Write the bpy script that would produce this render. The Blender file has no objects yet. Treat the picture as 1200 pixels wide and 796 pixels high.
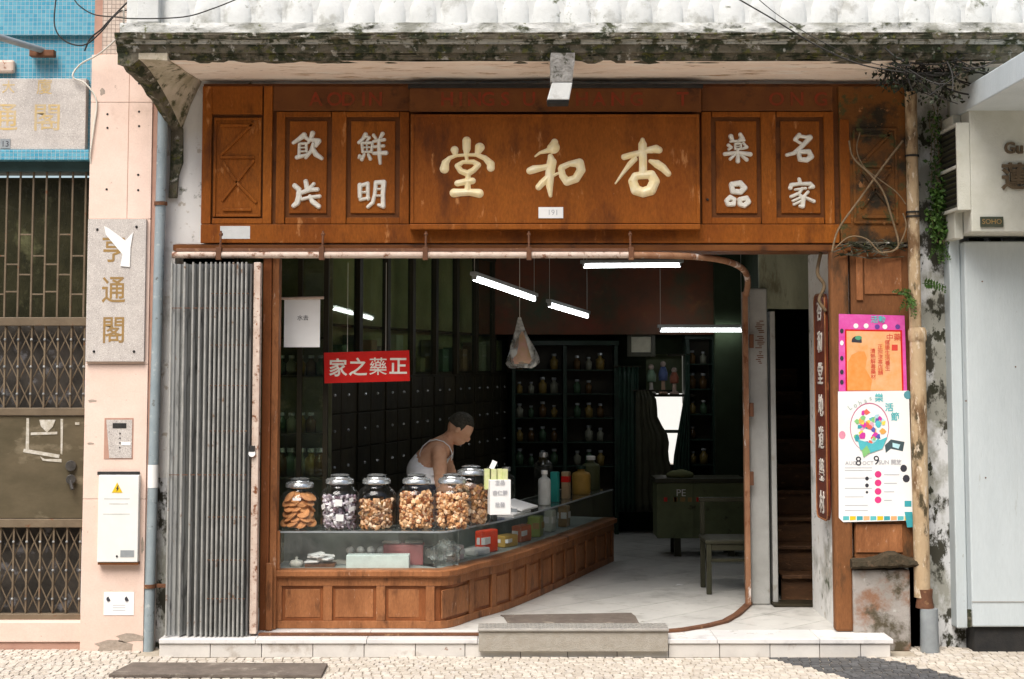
import bpy, math, random
from mathutils import Vector, Matrix, noise
R = math.radians
rnd = random.Random(7)
sc = bpy.context.scene
COL = sc.collection
# ------------------------------------------------------------------ camera, sky, sun, exposure
F = 1697.0; TH = R(4.0); D = 9.7; H = 1.87
CY0 = 427 - F * math.tan(TH)
cam = bpy.data.cameras.new('camera'); co = bpy.data.objects.new('camera', cam); COL.objects.link(co)
cam.sensor_width = 36; cam.lens = 36 * F / 1200
cam.shift_y = (CY0 - 398) / 1200
cam.clip_end = 500
co.location = (0, -D, H); co.rotation_euler = (R(90) + TH, 0, 0)
sc.camera = co
w = bpy.data.worlds.new('World'); sc.world = w; w.use_nodes = True
wn = w.node_tree; bg = wn.nodes['Background']
sky = wn.nodes.new('ShaderNodeTexSky'); sky.sky_type = 'NISHITA'; sky.sun_disc = False
SUN_EL, SUN_AZ = R(58), R(203)       # azimuth from north (+Y), clockwise
sky.sun_elevation = SUN_EL; sky.sun_rotation = SUN_AZ
sky.dust_density = 4; sky.air_density = 1.2
wn.links.new(sky.outputs[0], bg.inputs[0]); bg.inputs[1].default_value = 0.1
sl = bpy.data.lights.new('sun', 'SUN'); sl.energy = 2.0; sl.angle = R(36); sl.color = (1, .97, .93)
so = bpy.data.objects.new('sun', sl); COL.objects.link(so)
sd = Vector((math.sin(SUN_AZ) * math.cos(SUN_EL), math.cos(SUN_AZ) * math.cos(SUN_EL), math.sin(SUN_EL)))
so.rotation_euler = (-sd).to_track_quat('-Z', 'Y').to_euler(); so.location = (0, -5, 12)
sc.view_settings.view_transform = 'Standard'; sc.view_settings.look = 'None'
sc.view_settings.exposure = 1.12; sc.view_settings.gamma = 1
sc.render.engine = 'CYCLES'
sc.cycles.max_bounces = 8; sc.cycles.transparent_max_bounces = 16; sc.cycles.diffuse_bounces = 4
sc.cycles.caustics_reflective = False; sc.cycles.caustics_refractive = False

# ------------------------------------------------------------------ photo pixel -> place
def ray(px, py):
    a = (px - 600) / F; v = (CY0 - py) / F
    return a, math.cos(TH) - v * math.sin(TH), math.sin(TH) + v * math.cos(TH)
def P(px, py, Y):
    a, b, c = ray(px, py); t = (Y + D) / b
    return Vector((a * t, Y, H + c * t))
def X(px, Y, py=427): return P(px, py, Y).x
def Z(py, Y): return P(600, py, Y).z
def PF(px, py, z):
    a, b, c = ray(px, py); t = (z - H) / c
    return Vector((a * t, b * t - D, z))
ZF = 0.123                                   # shop floor

# ------------------------------------------------------------------ objects
def tag(o, label=None, cat=None, group=None, kind=None):
    if label: o['label'] = label
    if cat: o['category'] = cat
    if group: o['group'] = group
    if kind: o['kind'] = kind
    return o
def T(name, label, cat, loc=(0, 0, 0), group=None):
    o = bpy.data.objects.new(name, None); COL.objects.link(o); o.location = loc; o.empty_display_size = .1
    return tag(o, label, cat, group)
def wloc(o):
    v = Vector((0, 0, 0))
    while o: v += o.location; o = o.parent
    return v
def copy_tree(o, parent=None):
    c = o.copy(); COL.objects.link(c); c.parent = parent
    for ch in list(o.children):
        if ch.name in bpy.data.objects: copy_tree(ch, c)
    return c
LAST = ['']
class MB:
    def __init__(s): s.v = []; s.f = []; s.m = []; s.mi = 0
    def add(s, vs, fs):
        n = len(s.v); s.v += [tuple(v) for v in vs]
        for f in fs: s.f.append(tuple(i + n for i in f)); s.m.append(s.mi)
        return s
    def box(s, x0, x1, y0, y1, z0, z1):
        if x0 > x1: x0, x1 = x1, x0
        if y0 > y1: y0, y1 = y1, y0
        if z0 > z1: z0, z1 = z1, z0
        return s.add([(x0,y0,z0),(x1,y0,z0),(x1,y1,z0),(x0,y1,z0),(x0,y0,z1),(x1,y0,z1),(x1,y1,z1),(x0,y1,z1)],
                     [(0,3,2,1),(4,5,6,7),(0,1,5,4),(1,2,6,5),(2,3,7,6),(3,0,4,7)])
    def obox(s, c, sx, sy, sz, rot):
        m = rot if isinstance(rot, Matrix) else Matrix.Rotation(rot, 3, 'Z')
        vs = [Vector(c) + m @ Vector((a * sx / 2, b * sy / 2, d * sz / 2)) for d in (-1, 1) for a, b in ((-1,-1),(1,-1),(1,1),(-1,1))]
        return s.add(vs, [(0,3,2,1),(4,5,6,7),(0,1,5,4),(1,2,6,5),(2,3,7,6),(3,0,4,7)])
    def prism(s, poly, d):                   # polygon (list of 3D pts) extruded by vector d
        n = len(poly); d = Vector(d)
        vs = [Vector(p) for p in poly] + [Vector(p) + d for p in poly]
        return s.add(vs, [tuple(range(n)), tuple(range(2 * n - 1, n - 1, -1))] + [(i + n, (i + 1) % n + n, (i + 1) % n, i) for i in range(n)])
    def poly(s, pts): return s.add(pts, [tuple(range(len(pts)))])
    def tube(s, pts, r, n=8, cap=True):
        pts = [Vector(p) for p in pts]; rs = r if isinstance(r, (list, tuple)) else [r] * len(pts)
        vs = []; fs = []; prev = None
        for i, p in enumerate(pts):
            t = (pts[min(i + 1, len(pts) - 1)] - pts[max(i - 1, 0)]).normalized()
            if prev is None:
                u = t.orthogonal().normalized()
            else:
                u = (prev - t * prev.dot(t)).normalized()
            prev = u; b = t.cross(u)
            for k in range(n):
                a = 2 * math.pi * k / n
                vs.append(p + (u * math.cos(a) + b * math.sin(a)) * rs[i])
        for i in range(len(pts) - 1):
            for k in range(n):
                fs.append((i * n + k, i * n + (k + 1) % n, (i + 1) * n + (k + 1) % n, (i + 1) * n + k))
        if cap: fs += [tuple(range(n - 1, -1, -1)), tuple((len(pts) - 1) * n + k for k in range(n))]
        return s.add(vs, fs)
    def lathe(s, prof, c=(0, 0, 0), n=24, cap=True):
        vs = []; fs = []
        for r, z in prof:
            for k in range(n):
                a = 2 * math.pi * k / n; vs.append((c[0] + r * math.cos(a), c[1] + r * math.sin(a), c[2] + z))
        for i in range(len(prof) - 1):
            for k in range(n):
                fs.append((i * n + k, i * n + (k + 1) % n, (i + 1) * n + (k + 1) % n, (i + 1) * n + k))
        if cap: fs += [tuple(range(n - 1, -1, -1)), tuple((len(prof) - 1) * n + k for k in range(n))]
        return s.add(vs, fs)
    def ball(s, c, r, n=12, m=8, rot=None):
        if not isinstance(r, (list, tuple)): r = (r, r, r)
        vs = [];fs = []
        rot = rot or Matrix.Identity(3); c = Vector(c)
        for i in range(m + 1):
            ph = math.pi * i / m - math.pi / 2
            for k in range(n):
                a = 2 * math.pi * k / n
                vs.append(c + rot @ Vector((r[0] * math.cos(ph) * math.cos(a), r[1] * math.cos(ph) * math.sin(a), r[2] * math.sin(ph))))
        for i in range(m):
            for k in range(n):
                fs.append((i * n + k, i * n + (k + 1) % n, (i + 1) * n + (k + 1) % n, (i + 1) * n + k))
        return s.add(vs, fs)
    def build(s, name, mat, parent=None, bevel=0, smooth=False, label=None, kind=None):
        off = wloc(parent) if parent else Vector((0, 0, 0))
        me = bpy.data.meshes.new(name)
        me.from_pydata([(v[0] - off.x, v[1] - off.y, v[2] - off.z) for v in s.v], [], s.f)
        mats = mat if isinstance(mat, (list, tuple)) else [mat]
        for m in mats: me.materials.append(m)
        if len(mats) > 1: me.polygons.foreach_set('material_index', s.m)
        me.update()
        if smooth: me.shade_smooth()
        o = bpy.data.objects.new(name, me); COL.objects.link(o)
        if parent: o.parent = parent
        if smooth == 'auto':
            md = o.modifiers.new('edges', 'EDGE_SPLIT'); md.split_angle = R(40)
        if bevel:
            b = o.modifiers.new('bevel', 'BEVEL'); b.width = bevel; b.segments = 2; b.limit_method = 'ANGLE'
        LAST[0] = o.name
        tag(o, label=label, kind=kind)
        return o
def box(name, mat, parent, x0, x1, y0, y1, z0, z1, bevel=.003, **k):
    return MB().box(x0, x1, y0, y1, z0, z1).build(name, mat, parent, bevel=bevel, **k)
def pbox(name, mat, parent, px0, px1, py0, py1, Y, depth, bevel=.003, ref=None, **k):
    """a box whose front face lies at Y where the photograph shows px0..px1, py0..py1; it goes back by depth"""
    r = ref if ref is not None else (py0 + py1) / 2
    return box(name, mat, parent, X(px0, Y, r), X(px1, Y, r), Y, Y + depth, Z(py1, Y), Z(py0, Y), bevel, **k)

# ------------------------------------------------------------------ materials
def M(name, c1, c2=None, rough=.7, scale=6, bump=0.0, bscale=60, metal=0, stretch=(1, 1, 1), spots=(), rvar=0.0, island=None, grain=0.0, detail=6, spec=.22, rvary=.15):
    m = bpy.data.materials.new(name); m.use_nodes = True; nt = m.node_tree; N = nt.nodes; L = nt.links
    b = N['Principled BSDF']; b.inputs['Metallic'].default_value = metal; b.inputs['Specular IOR Level'].default_value = spec
    geo = N.new('ShaderNodeNewGeometry'); mp = N.new('ShaderNodeMapping'); mp.inputs['Scale'].default_value = stretch
    L.new(geo.outputs['Position'], mp.inputs['Vector'])
    def nz(sc_, det=detail, off=0.0, src=mp):
        n = N.new('ShaderNodeTexNoise'); n.inputs['Scale'].default_value = sc_; n.inputs['Detail'].default_value = det; n.inputs['Roughness'].default_value = .65
        if off:
            a = N.new('ShaderNodeVectorMath'); a.operation = 'ADD'; a.inputs[1].default_value = (off, off * 2.3, off * .7); L.new(src.outputs[0], a.inputs[0]); L.new(a.outputs[0], n.inputs['Vector'])
        else: L.new(src.outputs[0], n.inputs['Vector'])
        return n.outputs['Fac']
    def ramp(src, a, b_):
        r = N.new('ShaderNodeMapRange'); r.inputs['From Min'].default_value = a; r.inputs['From Max'].default_value = b_; L.new(src, r.inputs['Value']); return r.outputs['Result']
    def mix(fac, A, B):
        x = N.new('ShaderNodeMix'); x.data_type = 'RGBA'
        if isinstance(fac, float): x.inputs[0].default_value = fac
        else: L.new(fac, x.inputs[0])
        for i, q in ((6, A), (7, B)):
            if isinstance(q, (tuple, list)): x.inputs[i].default_value = (*q[:3], 1)
            else: L.new(q, x.inputs[i])
        return x.outputs[2]
    if island:
        rp = N.new('ShaderNodeValToRGB'); rp.color_ramp.interpolation = 'CONSTANT'
        els = rp.color_ramp.elements
        for i, c in enumerate(island):
            e = els[i] if i < 2 else els.new(i / len(island)); e.position = i / len(island); e.color = (*c, 1)
        L.new(geo.outputs['Random Per Island'], rp.inputs[0]); col = rp.outputs[0]
        if c2: col = mix(ramp(nz(scale), .35, .7), col, c2)
    elif c2: col = mix(ramp(nz(scale), .35, .68), c1, c2)
    else: col = mix(0.0, c1, c1)
    if grain:
        g = nz(90, 3, 3.1); r = ramp(g, .3, .7)
        hs = N.new('ShaderNodeHueSaturation'); mm = N.new('ShaderNodeMath'); mm.operation = 'MULTIPLY_ADD'; L.new(r, mm.inputs[0]); mm.inputs[1].default_value = grain; mm.inputs[2].default_value = 1 - grain / 2
        L.new(mm.outputs[0], hs.inputs['Value']); L.new(col, hs.inputs['Color']); col = hs.outputs[0]
    for i, (c, lo, hi, s_) in enumerate(spots):
        col = mix(ramp(nz(s_, 9, 5.7 * (i + 1), geo if len(c) > 3 else mp), lo, hi), col, c[:3])
    if rvar:
        oi = N.new('ShaderNodeObjectInfo'); hs = N.new('ShaderNodeHueSaturation'); mm = N.new('ShaderNodeMath'); mm.operation = 'MULTIPLY_ADD'
        L.new(oi.outputs['Random'], mm.inputs[0]); mm.inputs[1].default_value = rvar; mm.inputs[2].default_value = 1 - rvar / 2
        L.new(mm.outputs[0], hs.inputs['Value']); L.new(col, hs.inputs['Color']); col = hs.outputs[0]
    L.new(col, b.inputs['Base Color'])
    rr = N.new('ShaderNodeMapRange'); L.new(nz(scale * 3, 3, 9.0), rr.inputs['Value']); rr.inputs['To Min'].default_value = max(.02, rough - rvary); rr.inputs['To Max'].default_value = min(1, rough + rvary)
    L.new(rr.outputs[0], b.inputs['Roughness'])
    if bump:
        bp = N.new('ShaderNodeBump'); bp.inputs['Strength'].default_value = min(1, bump); bp.inputs['Distance'].default_value = .01 * max(1, bump); L.new(nz(bscale, 8, 1.3), bp.inputs['Height']); L.new(bp.outputs[0], b.inputs['Normal'])
    return m
def glass(name, tint=(1, 1, 1), refl=1.0, rough=.02, dirt=.06, ior=1.5):
    m = bpy.data.materials.new(name); m.use_nodes = True; nt = m.node_tree; N = nt.nodes; L = nt.links
    for n in list(N): N.remove(n)
    out = N.new('ShaderNodeOutputMaterial'); tr = N.new('ShaderNodeBsdfTransparent'); tr.inputs[0].default_value = (*tint, 1)
    gl = N.new('ShaderNodeBsdfGlossy'); gl.inputs['Roughness'].default_value = rough; gl.inputs[0].default_value = (refl, refl, refl, 1)
    fr = N.new('ShaderNodeFresnel'); g0 = N.new('ShaderNodeNewGeometry'); ix = N.new('ShaderNodeMapRange'); ix.inputs['To Min'].default_value = ior; ix.inputs['To Max'].default_value = 1 / ior; L.new(g0.outputs['Backfacing'], ix.inputs['Value']); L.new(ix.outputs[0], fr.inputs['IOR'])
    mx = N.new('ShaderNodeMixShader'); L.new(fr.outputs[0], mx.inputs[0]); L.new(tr.outputs[0], mx.inputs[1]); L.new(gl.outputs[0], mx.inputs[2])
    df = N.new('ShaderNodeBsdfDiffuse'); df.inputs[0].default_value = (.5, .52, .5, 1)
    nz = N.new('ShaderNodeTexNoise'); nz.inputs['Scale'].default_value = 14; nz.inputs['Detail'].default_value = 8
    g = N.new('ShaderNodeNewGeometry'); L.new(g.outputs['Position'], nz.inputs['Vector'])
    mr = N.new('ShaderNodeMapRange'); mr.inputs['From Min'].default_value = .4; mr.inputs['From Max'].default_value = .8; mr.inputs['To Min'].default_value = dirt * .3; mr.inputs['To Max'].default_value = dirt * 2.5
    L.new(nz.outputs['Fac'], mr.inputs['Value'])
    m2 = N.new('ShaderNodeMixShader'); L.new(mr.outputs[0], m2.inputs[0]); L.new(mx.outputs[0], m2.inputs[1]); L.new(df.outputs[0], m2.inputs[2])
    L.new(m2.outputs[0], out.inputs[0]); return m
def emit(name, c, s):
    m = bpy.data.materials.new(name); m.use_nodes = True; b = m.node_tree.nodes['Principled BSDF']
    b.inputs['Base Color'].default_value = (.8, .8, .8, 1); b.inputs['Emission Color'].default_value = (*c, 1); b.inputs['Emission Strength'].default_value = s
    return m
RUST = (.16, .055, .02)
m_sign = M('sign_wood', (.285, .088, .012), (.19, .052, .008), .55, 2.6, .3, 40, stretch=(1, 1, .35), spots=[((.1, .03, .008), .54, .7, 5), ((.46, .2, .07), .62, .72, 13), ((.55, .4, .28), .7, .74, 30)], grain=.35, rvar=.16, spec=.12)
m_signd = M('sign_wood_dark', (.17, .06, .014), (.12, .04, .011), .5, 4, .2, 50, spots=[((.05, .02, .008), .55, .7, 6)])
m_wood = M('brown_wood', (.25, .085, .028), (.17, .055, .019), .42, 5, .25, 50, stretch=(1, 1, .4), spots=[((.4, .2, .12), .63, .73, 18), ((.08, .03, .012), .58, .74, 7)], grain=.25, rvar=.15)
m_woodw = M('worn_brown_wood', (.34, .14, .055), (.21, .08, .03), .5, 7, .35, 50, stretch=(1, 1, .35), spots=[((.5, .33, .23), .63, .72, 34), ((.09, .035, .015), .56, .7, 9)], grain=.3, rvar=.15)
m_dwood = M('dark_wood', (.03, .024, .012), (.016, .014, .008), .6, 5, .15, 40, stretch=(1, 1, .4), rvar=.3)
m_dgreen = M('dark_green_paint', (.018, .045, .03), (.012, .022, .014), .4, 5, .1, rvar=.2)
m_gold = M('gold_paint', (.88, .72, .38), (.92, .82, .56), .35, 14, .3, 80, spots=[((.5, .3, .08), .62, .74, 12)], spec=.6)
m_white = M('white_paint', (.8, .78, .72), (.66, .63, .56), .6, 30, .1, 80)
m_glyph = M('white_letter_paint', (.8, .78, .7), (.68, .64, .54), .5, 30, .15, 80)
m_red = M('red_board', (.62, .02, .015), (.5, .015, .012), .35, 8, .03)
m_faint = M('faded_red_paint', (.26, .035, .012), (.17, .042, .013), .6, 20)
m_pink = M('pink_stone', (.75, .575, .485), (.68, .51, .42), .65, 4, .12, 60, spots=[((.5, .36, .28), .58, .75, 2.5), ((.36, .24, .18), .66, .74, 30)], grain=.1, rvar=.06)
m_granite = M('speckled_granite', (.52, .48, .44), (.42, .38, .35), .6, 12, .15, 120, spots=[((.22, .19, .17), .56, .62, 140), ((.7, .67, .62), .56, .62, 170)])
m_gold_dull = M('dull_gold_paint', (.33, .2, .06), (.24, .16, .08), .5, 30)
m_wall = M('stained_white_wall', (.8, .79, .76), (.7, .69, .66), .8, 3, .35, 25, spots=[((.36, .35, .31), .55, .68, 2.2), ((.09, .1, .06), .59, .66, 4.5), ((.5, .45, .38), .6, .66, 14)])
m_wallm = M('mossy_white_wall', (.68, .69, .69), (.56, .57, .57), .85, 3, .5, 25, stretch=(1, 1, .6), spots=[((.3, .3, .26), .47, .58, 4), ((.05, .048, .035), .53, .58, 6), ((.035, .036, .022), .58, .61, 14)])
m_soffit = M('bare_soffit_plaster', (.9, .8, .7), (.84, .7, .58), .9, 3.5, 1, 18, stretch=(.6, 2, 1), spots=[((.45, .3, .18), .56, .68, 6), ((.88, .82, .74), .56, .66, 5), ((.2, .13, .08), .66, .7, 14)], spec=.1)
m_moss = M('mossy_concrete', (.17, .15, .11), (.1, .085, .06), .95, 8, 1.6, 45, spots=[((.035, .04, .022), .46, .56, 10), ((.45, .43, .38), .58, .66, 16), ((.1, .1, .03), .56, .62, 20)], detail=10)
m_mossw = M('mossy_white_fillet', (.5, .49, .44), (.3, .29, .24), .95, 8, 1.2, 45, spots=[((.05, .055, .03), .5, .56, 9), ((.12, .11, .06), .55, .62, 20)], detail=10)
m_para = M('weathered_white_concrete', (.62, .63, .61), (.52, .53, .51), .85, 5, .4, 35, spots=[((.38, .38, .35), .55, .66, 5), ((.12, .13, .08), .63, .69, 7), ((.2, .25, .12), .66, .7, 3)])
m_rail_t = M('rusty_white_tube', (.6, .5, .42), (.48, .36, .29), .5, 14, .2, 60, spots=[(RUST, .55, .64, 18), ((.3, .12, .06), .6, .66, 40)])
m_rust = M('rusty_iron', (.16, .07, .035), (.1, .045, .025), .7, 14, .4, 60, spots=[((.28, .16, .08), .6, .68, 20)])
m_gatemetal = M('grey_gate_steel', (.33, .335, .32), (.2, .205, .2), .6, 4, .15, 60, metal=.0, stretch=(3, 3, .5), spots=[((.07, .07, .07), .54, .66, 8), ((.2, .11, .06), .64, .69, 25)], rvar=.35)
m_brownmetal = M('brown_painted_metal', (.17, .13, .085), (.115, .085, .055), .5, 5, .15, 60, spots=[(RUST, .62, .7, 16)], rvar=.15)
m_panelmetal = M('olive_sheet_metal', (.15, .12, .075), (.09, .075, .045), .35, 2.2, .06, 30, metal=.3, stretch=(1, 1, 2), spots=[((.3, .25, .17), .58, .74, 3)])
m_pipe = M('blue_grey_pipe_paint', (.3, .35, .37), (.22, .27, .29), .5, 6, .1, spots=[((.4, .44, .44), .6, .68, 22), ((.08, .07, .05), .62, .7, 14)])
m_cream = M('cream_clay_pipe', (.5, .38, .24), (.36, .25, .14), .85, 6, .7, 60, stretch=(1, 1, .4), spots=[((.17, .1, .05), .5, .62, 7), ((.07, .055, .03), .56, .65, 13), ((.6, .5, .38), .57, .64, 34)])
m_zinc = M('grey_zinc', (.33, .36, .37), (.25, .27, .28), .45, 8, .1, metal=.3)
m_marble = M('white_marble', (.72, .7, .67), (.62, .61, .59), .3, 2.2, .03, 20, spots=[((.48, .47, .46), .56, .68, 4), ((.4, .38, .33), .62, .72, 9)], rvar=.1, rvary=.1)
m_marblef = M('worn_marble_slab', (.64, .61, .56), (.54, .51, .47), .55, 4, .15, 40, spots=[((.36, .31, .26), .57, .7, 5), ((.25, .13, .08), .66, .7, 10)], rvar=.14)
m_joint = M('dark_joint', (.2, .19, .17), (.13, .12, .1), .9, 20, .3)
m_cob = M('limestone_cobble', (.54, .49, .42), (.43, .38, .32), .75, 18, .5, 60, spots=[((.34, .29, .23), .58, .68, 30)], rvar=.3, grain=.15)
m_cobi = M('limestone_cobbles_far', (.6, .55, .47), (.44, .39, .32), .75, 18, .5, 60, island=[(.54, .49, .42), (.46, .41, .35), (.58, .53, .46), (.42, .37, .31), (.5, .46, .41)], spots=[((.34, .29, .23), .6, .7, 30)])
m_cobd = M('basalt_cobble', (.085, .085, .088), (.06, .06, .062), .65, 18, .5, 60, rvar=.4, spots=[((.22, .2, .18), .6, .7, 20)])
m_cobdi = M('basalt_cobbles_far', (.1, .1, .1), (.07, .07, .07), .65, 18, .5, 60, island=[(.09, .09, .09), (.07, .07, .072), (.12, .12, .12), (.1, .095, .09)])
m_sand = M('pavement_joint_sand', (.4, .35, .28), (.3, .26, .2), .95, 20, .6)
m_mat = M('grey_rubber_mat', (.17, .14, .115), (.11, .09, .075), .9, 10, .6, 200, spots=[((.3, .26, .21), .58, .7, 8)])
m_ramp = M('worn_checker_steel', (.42, .4, .36), (.34, .32, .29), .42, 10, .3, 80, metal=.35)
m_rampf = M('grey_speckled_stone', (.36, .33, .28), (.3, .27, .22), .7, 20, .5, 120)
m_con = M('bare_concrete', (.36, .33, .3), (.25, .23, .2), .9, 5, .6, 40, spots=[((.24, .13, .08), .52, .64, 4.3), ((.08, .065, .04), .52, .62, 5), ((.46, .44, .4), .6, .66, 12)])
m_bluegr = M('pale_blue_white_paint', (.53, .58, .59), (.46, .51, .52), .75, 3, .3, 60, stretch=(1, 1, .22), spots=[((.46, .5, .5), .55, .72, 3), ((.34, .35, .31), .66, .74, 11), ((.2, .18, .14), .7, .74, 30)], grain=.05)
m_bplaster = M('white_plaster', (.56, .56, .5), (.47, .47, .4), .8, 4, .35, 80, spots=[((.4, .38, .28), .62, .74, 3)])
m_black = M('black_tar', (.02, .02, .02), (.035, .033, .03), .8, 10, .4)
m_cable = M('black_cable', (.03, .028, .025), None, .6)
m_wcable = M('white_cable', (.6, .57, .5), None, .5)
m_vinestem = M('dry_vine_stem', (.24, .17, .1), (.13, .09, .05), .8, 20, .3)
m_leaf = M('vine_leaf', (.045, .1, .02), (.04, .09, .015), .5, 20, 0, island=[(.05, .11, .02), (.07, .15, .03), (.035, .07, .015), (.1, .17, .04)])
m_dleaf = M('dark_vine_leaf', (.02, .03, .012), (.015, .02, .01), .6, 20, 0, island=[(.015, .025, .01), (.03, .035, .015), (.02, .03, .012), (.04, .045, .02)])
m_paper = M('paper', (.8, .8, .78), (.74, .74, .72), .7, 5)
m_black_print = M('black_print', (.04, .04, .05), None, .6)
m_grey_print = M('grey_print', (.4, .4, .42), None, .6)
m_red_print = M('red_print', (.6, .06, .04), None, .6)
m_green_box = M('olive_green_paint', (.15, .17, .085), (.1, .12, .06), .5, 6, .1, spots=[((.03, .03, .02), .6, .7, 10)])
m_chair = M('dark_olive_wood', (.05, .05, .03), (.035, .033, .02), .4, 6, .1)
m_tube = emit('fluorescent_tube', (.93, .97, 1), 9.0)
m_lampm = M('lamp_housing', (.35, .36, .35), None, .5)
m_glass = glass('clear_glass', (.96, .98, .97), 1, .02, .035)
m_cglass = glass('cabinet_glass', (.8, .86, .76), 1, .03, .01, 1.32)
m_caseglass = glass('display_case_glass', (.95, .98, .97), 1, .03, .04, 1.45)
m_jar = glass('jar_glass', (.99, 1, 1), 1, .04, .01, 1.38)
m_lid = M('silvery_lid', (.6, .62, .63), (.5, .52, .53), .22, 10, 0, metal=.6)
def tiles(name, c1, c2, mortar, size, off=0.0, rough=.25):
    m = M(name, c1, c2, rough); nt = m.node_tree; N = nt.nodes; L = nt.links; b = N['Principled BSDF']
    g = N.new('ShaderNodeNewGeometry'); s = N.new('ShaderNodeSeparateXYZ'); L.new(g.outputs['Position'], s.inputs[0])
    a = N.new('ShaderNodeMath'); a.operation = 'ADD'; L.new(s.outputs[0], a.inputs[0]); L.new(s.outputs[1], a.inputs[1])
    c = N.new('ShaderNodeCombineXYZ'); L.new(a.outputs[0], c.inputs[0]); L.new(s.outputs[2], c.inputs[1])
    bt = N.new('ShaderNodeTexBrick'); bt.offset = off; bt.inputs['Scale'].default_value = 1; bt.inputs['Brick Width'].default_value = size; bt.inputs['Row Height'].default_value = size
    bt.inputs['Mortar Size'].default_value = size * .07; bt.inputs['Mortar Smooth'].default_value = .3
    for k, q in (('Color1', c1), ('Color2', c2), ('Mortar', mortar)): bt.inputs[k].default_value = (*q, 1)
    L.new(c.outputs[0], bt.inputs[0]); L.new(bt.outputs[0], b.inputs['Base Color'])
    bp = N.new('ShaderNodeBump'); bp.invert = True; bp.inputs['Distance'].default_value = .003; L.new(bt.outputs['Fac'], bp.inputs['Height']); L.new(bp.outputs[0], b.inputs['Normal'])
    return m
m_mosaic = tiles('blue_mosaic', (.06, .28, .4), (.13, .36, .46), (.36, .46, .5), .028)
m_bmosaic = tiles('beige_mosaic', (.5, .4, .33), (.6, .5, .42), (.3, .24, .2), .028)

# ------------------------------------------------------------------ lettering
def letters(s, size, mat, parent, loc, face='front', bold=.0, ext=.002, name='lettering', line=1.0, center=True, width=None, smooth=False):
    cu = bpy.data.curves.new('t', 'FONT'); cu.body = s; cu.size = size; cu.offset = bold; cu.extrude = ext; cu.space_line = line; cu.resolution_u = 3
    if center: cu.align_x = 'CENTER'; cu.align_y = 'CENTER'
    o = bpy.data.objects.new('t', cu); COL.objects.link(o)
    bpy.context.view_layer.update()
    me = bpy.data.meshes.new_from_object(o.evaluated_get(bpy.context.evaluated_depsgraph_get()))
    bpy.data.objects.remove(o); bpy.data.curves.remove(cu)
    rot = {'front': Matrix.Rotation(R(90), 4, 'X'), 'side': Matrix.Rotation(R(-90), 4, 'Z') @ Matrix.Rotation(R(90), 4, 'X')}[face] if isinstance(face, str) else face
    me.transform(Matrix.Translation(Vector(loc) - wloc(parent)) @ rot @ (Matrix.Diagonal((width or 1, 1, 1, 1))))
    me.name = name; me.materials.clear(); me.materials.append(mat)
    q = bpy.data.objects.new(name, me); COL.objects.link(q); q.parent = parent
    return q
def glyph(name, strokes, ox, oy, k, Y, mat, parent, cell=.0035, top=.018, slope=1.6, rounded=True, grow=1.0, label=None):
    """raised brush lettering: a relief of every point's distance to the strokes, sunk into the board behind"""
    S = []
    for st in strokes:
        pts = [(P(ox + x / k, oy + y / k, Y), w_ / k / F * (D + Y) * grow) for x, y, w_ in st]
        for (a, ra), (b, rb) in zip(pts, pts[1:]): S.append((a.x, a.z, b.x, b.z, ra, rb))
    x0 = min(min(s[0] - s[4], s[2] - s[5]) for s in S) - .01; x1 = max(max(s[0] + s[4], s[2] + s[5]) for s in S) + .01
    z0 = min(min(s[1] - s[4], s[3] - s[5]) for s in S) - .01; z1 = max(max(s[1] + s[4], s[3] + s[5]) for s in S) + .01
    nx = int((x1 - x0) / cell) + 1; nz_ = int((z1 - z0) / cell) + 1
    import numpy as np
    gx, gz = np.meshgrid(x0 + np.arange(nx + 1) * cell, z0 + np.arange(nz_ + 1) * cell)
    f = np.full(gx.shape, -1.0)
    for ax, az, bx, bz, ra, rb in S:
        dx, dz = bx - ax, bz - az; l2 = dx * dx + dz * dz + 1e-9
        t = np.clip(((gx - ax) * dx + (gz - az) * dz) / l2, 0, 1)
        d = np.hypot(gx - ax - t * dx, gz - az - t * dz); f = np.maximum(f, ra + (rb - ra) * t - d)
    h = np.where(f > 0, top * (1 - np.exp(-np.maximum(f, 0) / top * slope)) if rounded else np.minimum(f * 3, top), np.maximum(f * 2, -.012))
    ids = -np.ones(f.shape, int); v = []; fs = []
    keep = f > -cell * 1.6
    for j in range(nz_):
        for i in range(nx):
            if keep[j, i] and keep[j + 1, i] and keep[j, i + 1] and keep[j + 1, i + 1]:
                q = []
                for a, b in ((j, i), (j, i + 1), (j + 1, i + 1), (j + 1, i)):
                    if ids[a, b] < 0: ids[a, b] = len(v); v.append((float(gx[a, b]), Y - float(h[a, b]), float(gz[a, b])))
                    q.append(int(ids[a, b]))
                fs.append(tuple(q))
    b = MB(); b.add(v, fs); return b.build(name, mat, parent, smooth=True, label=label)

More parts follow.
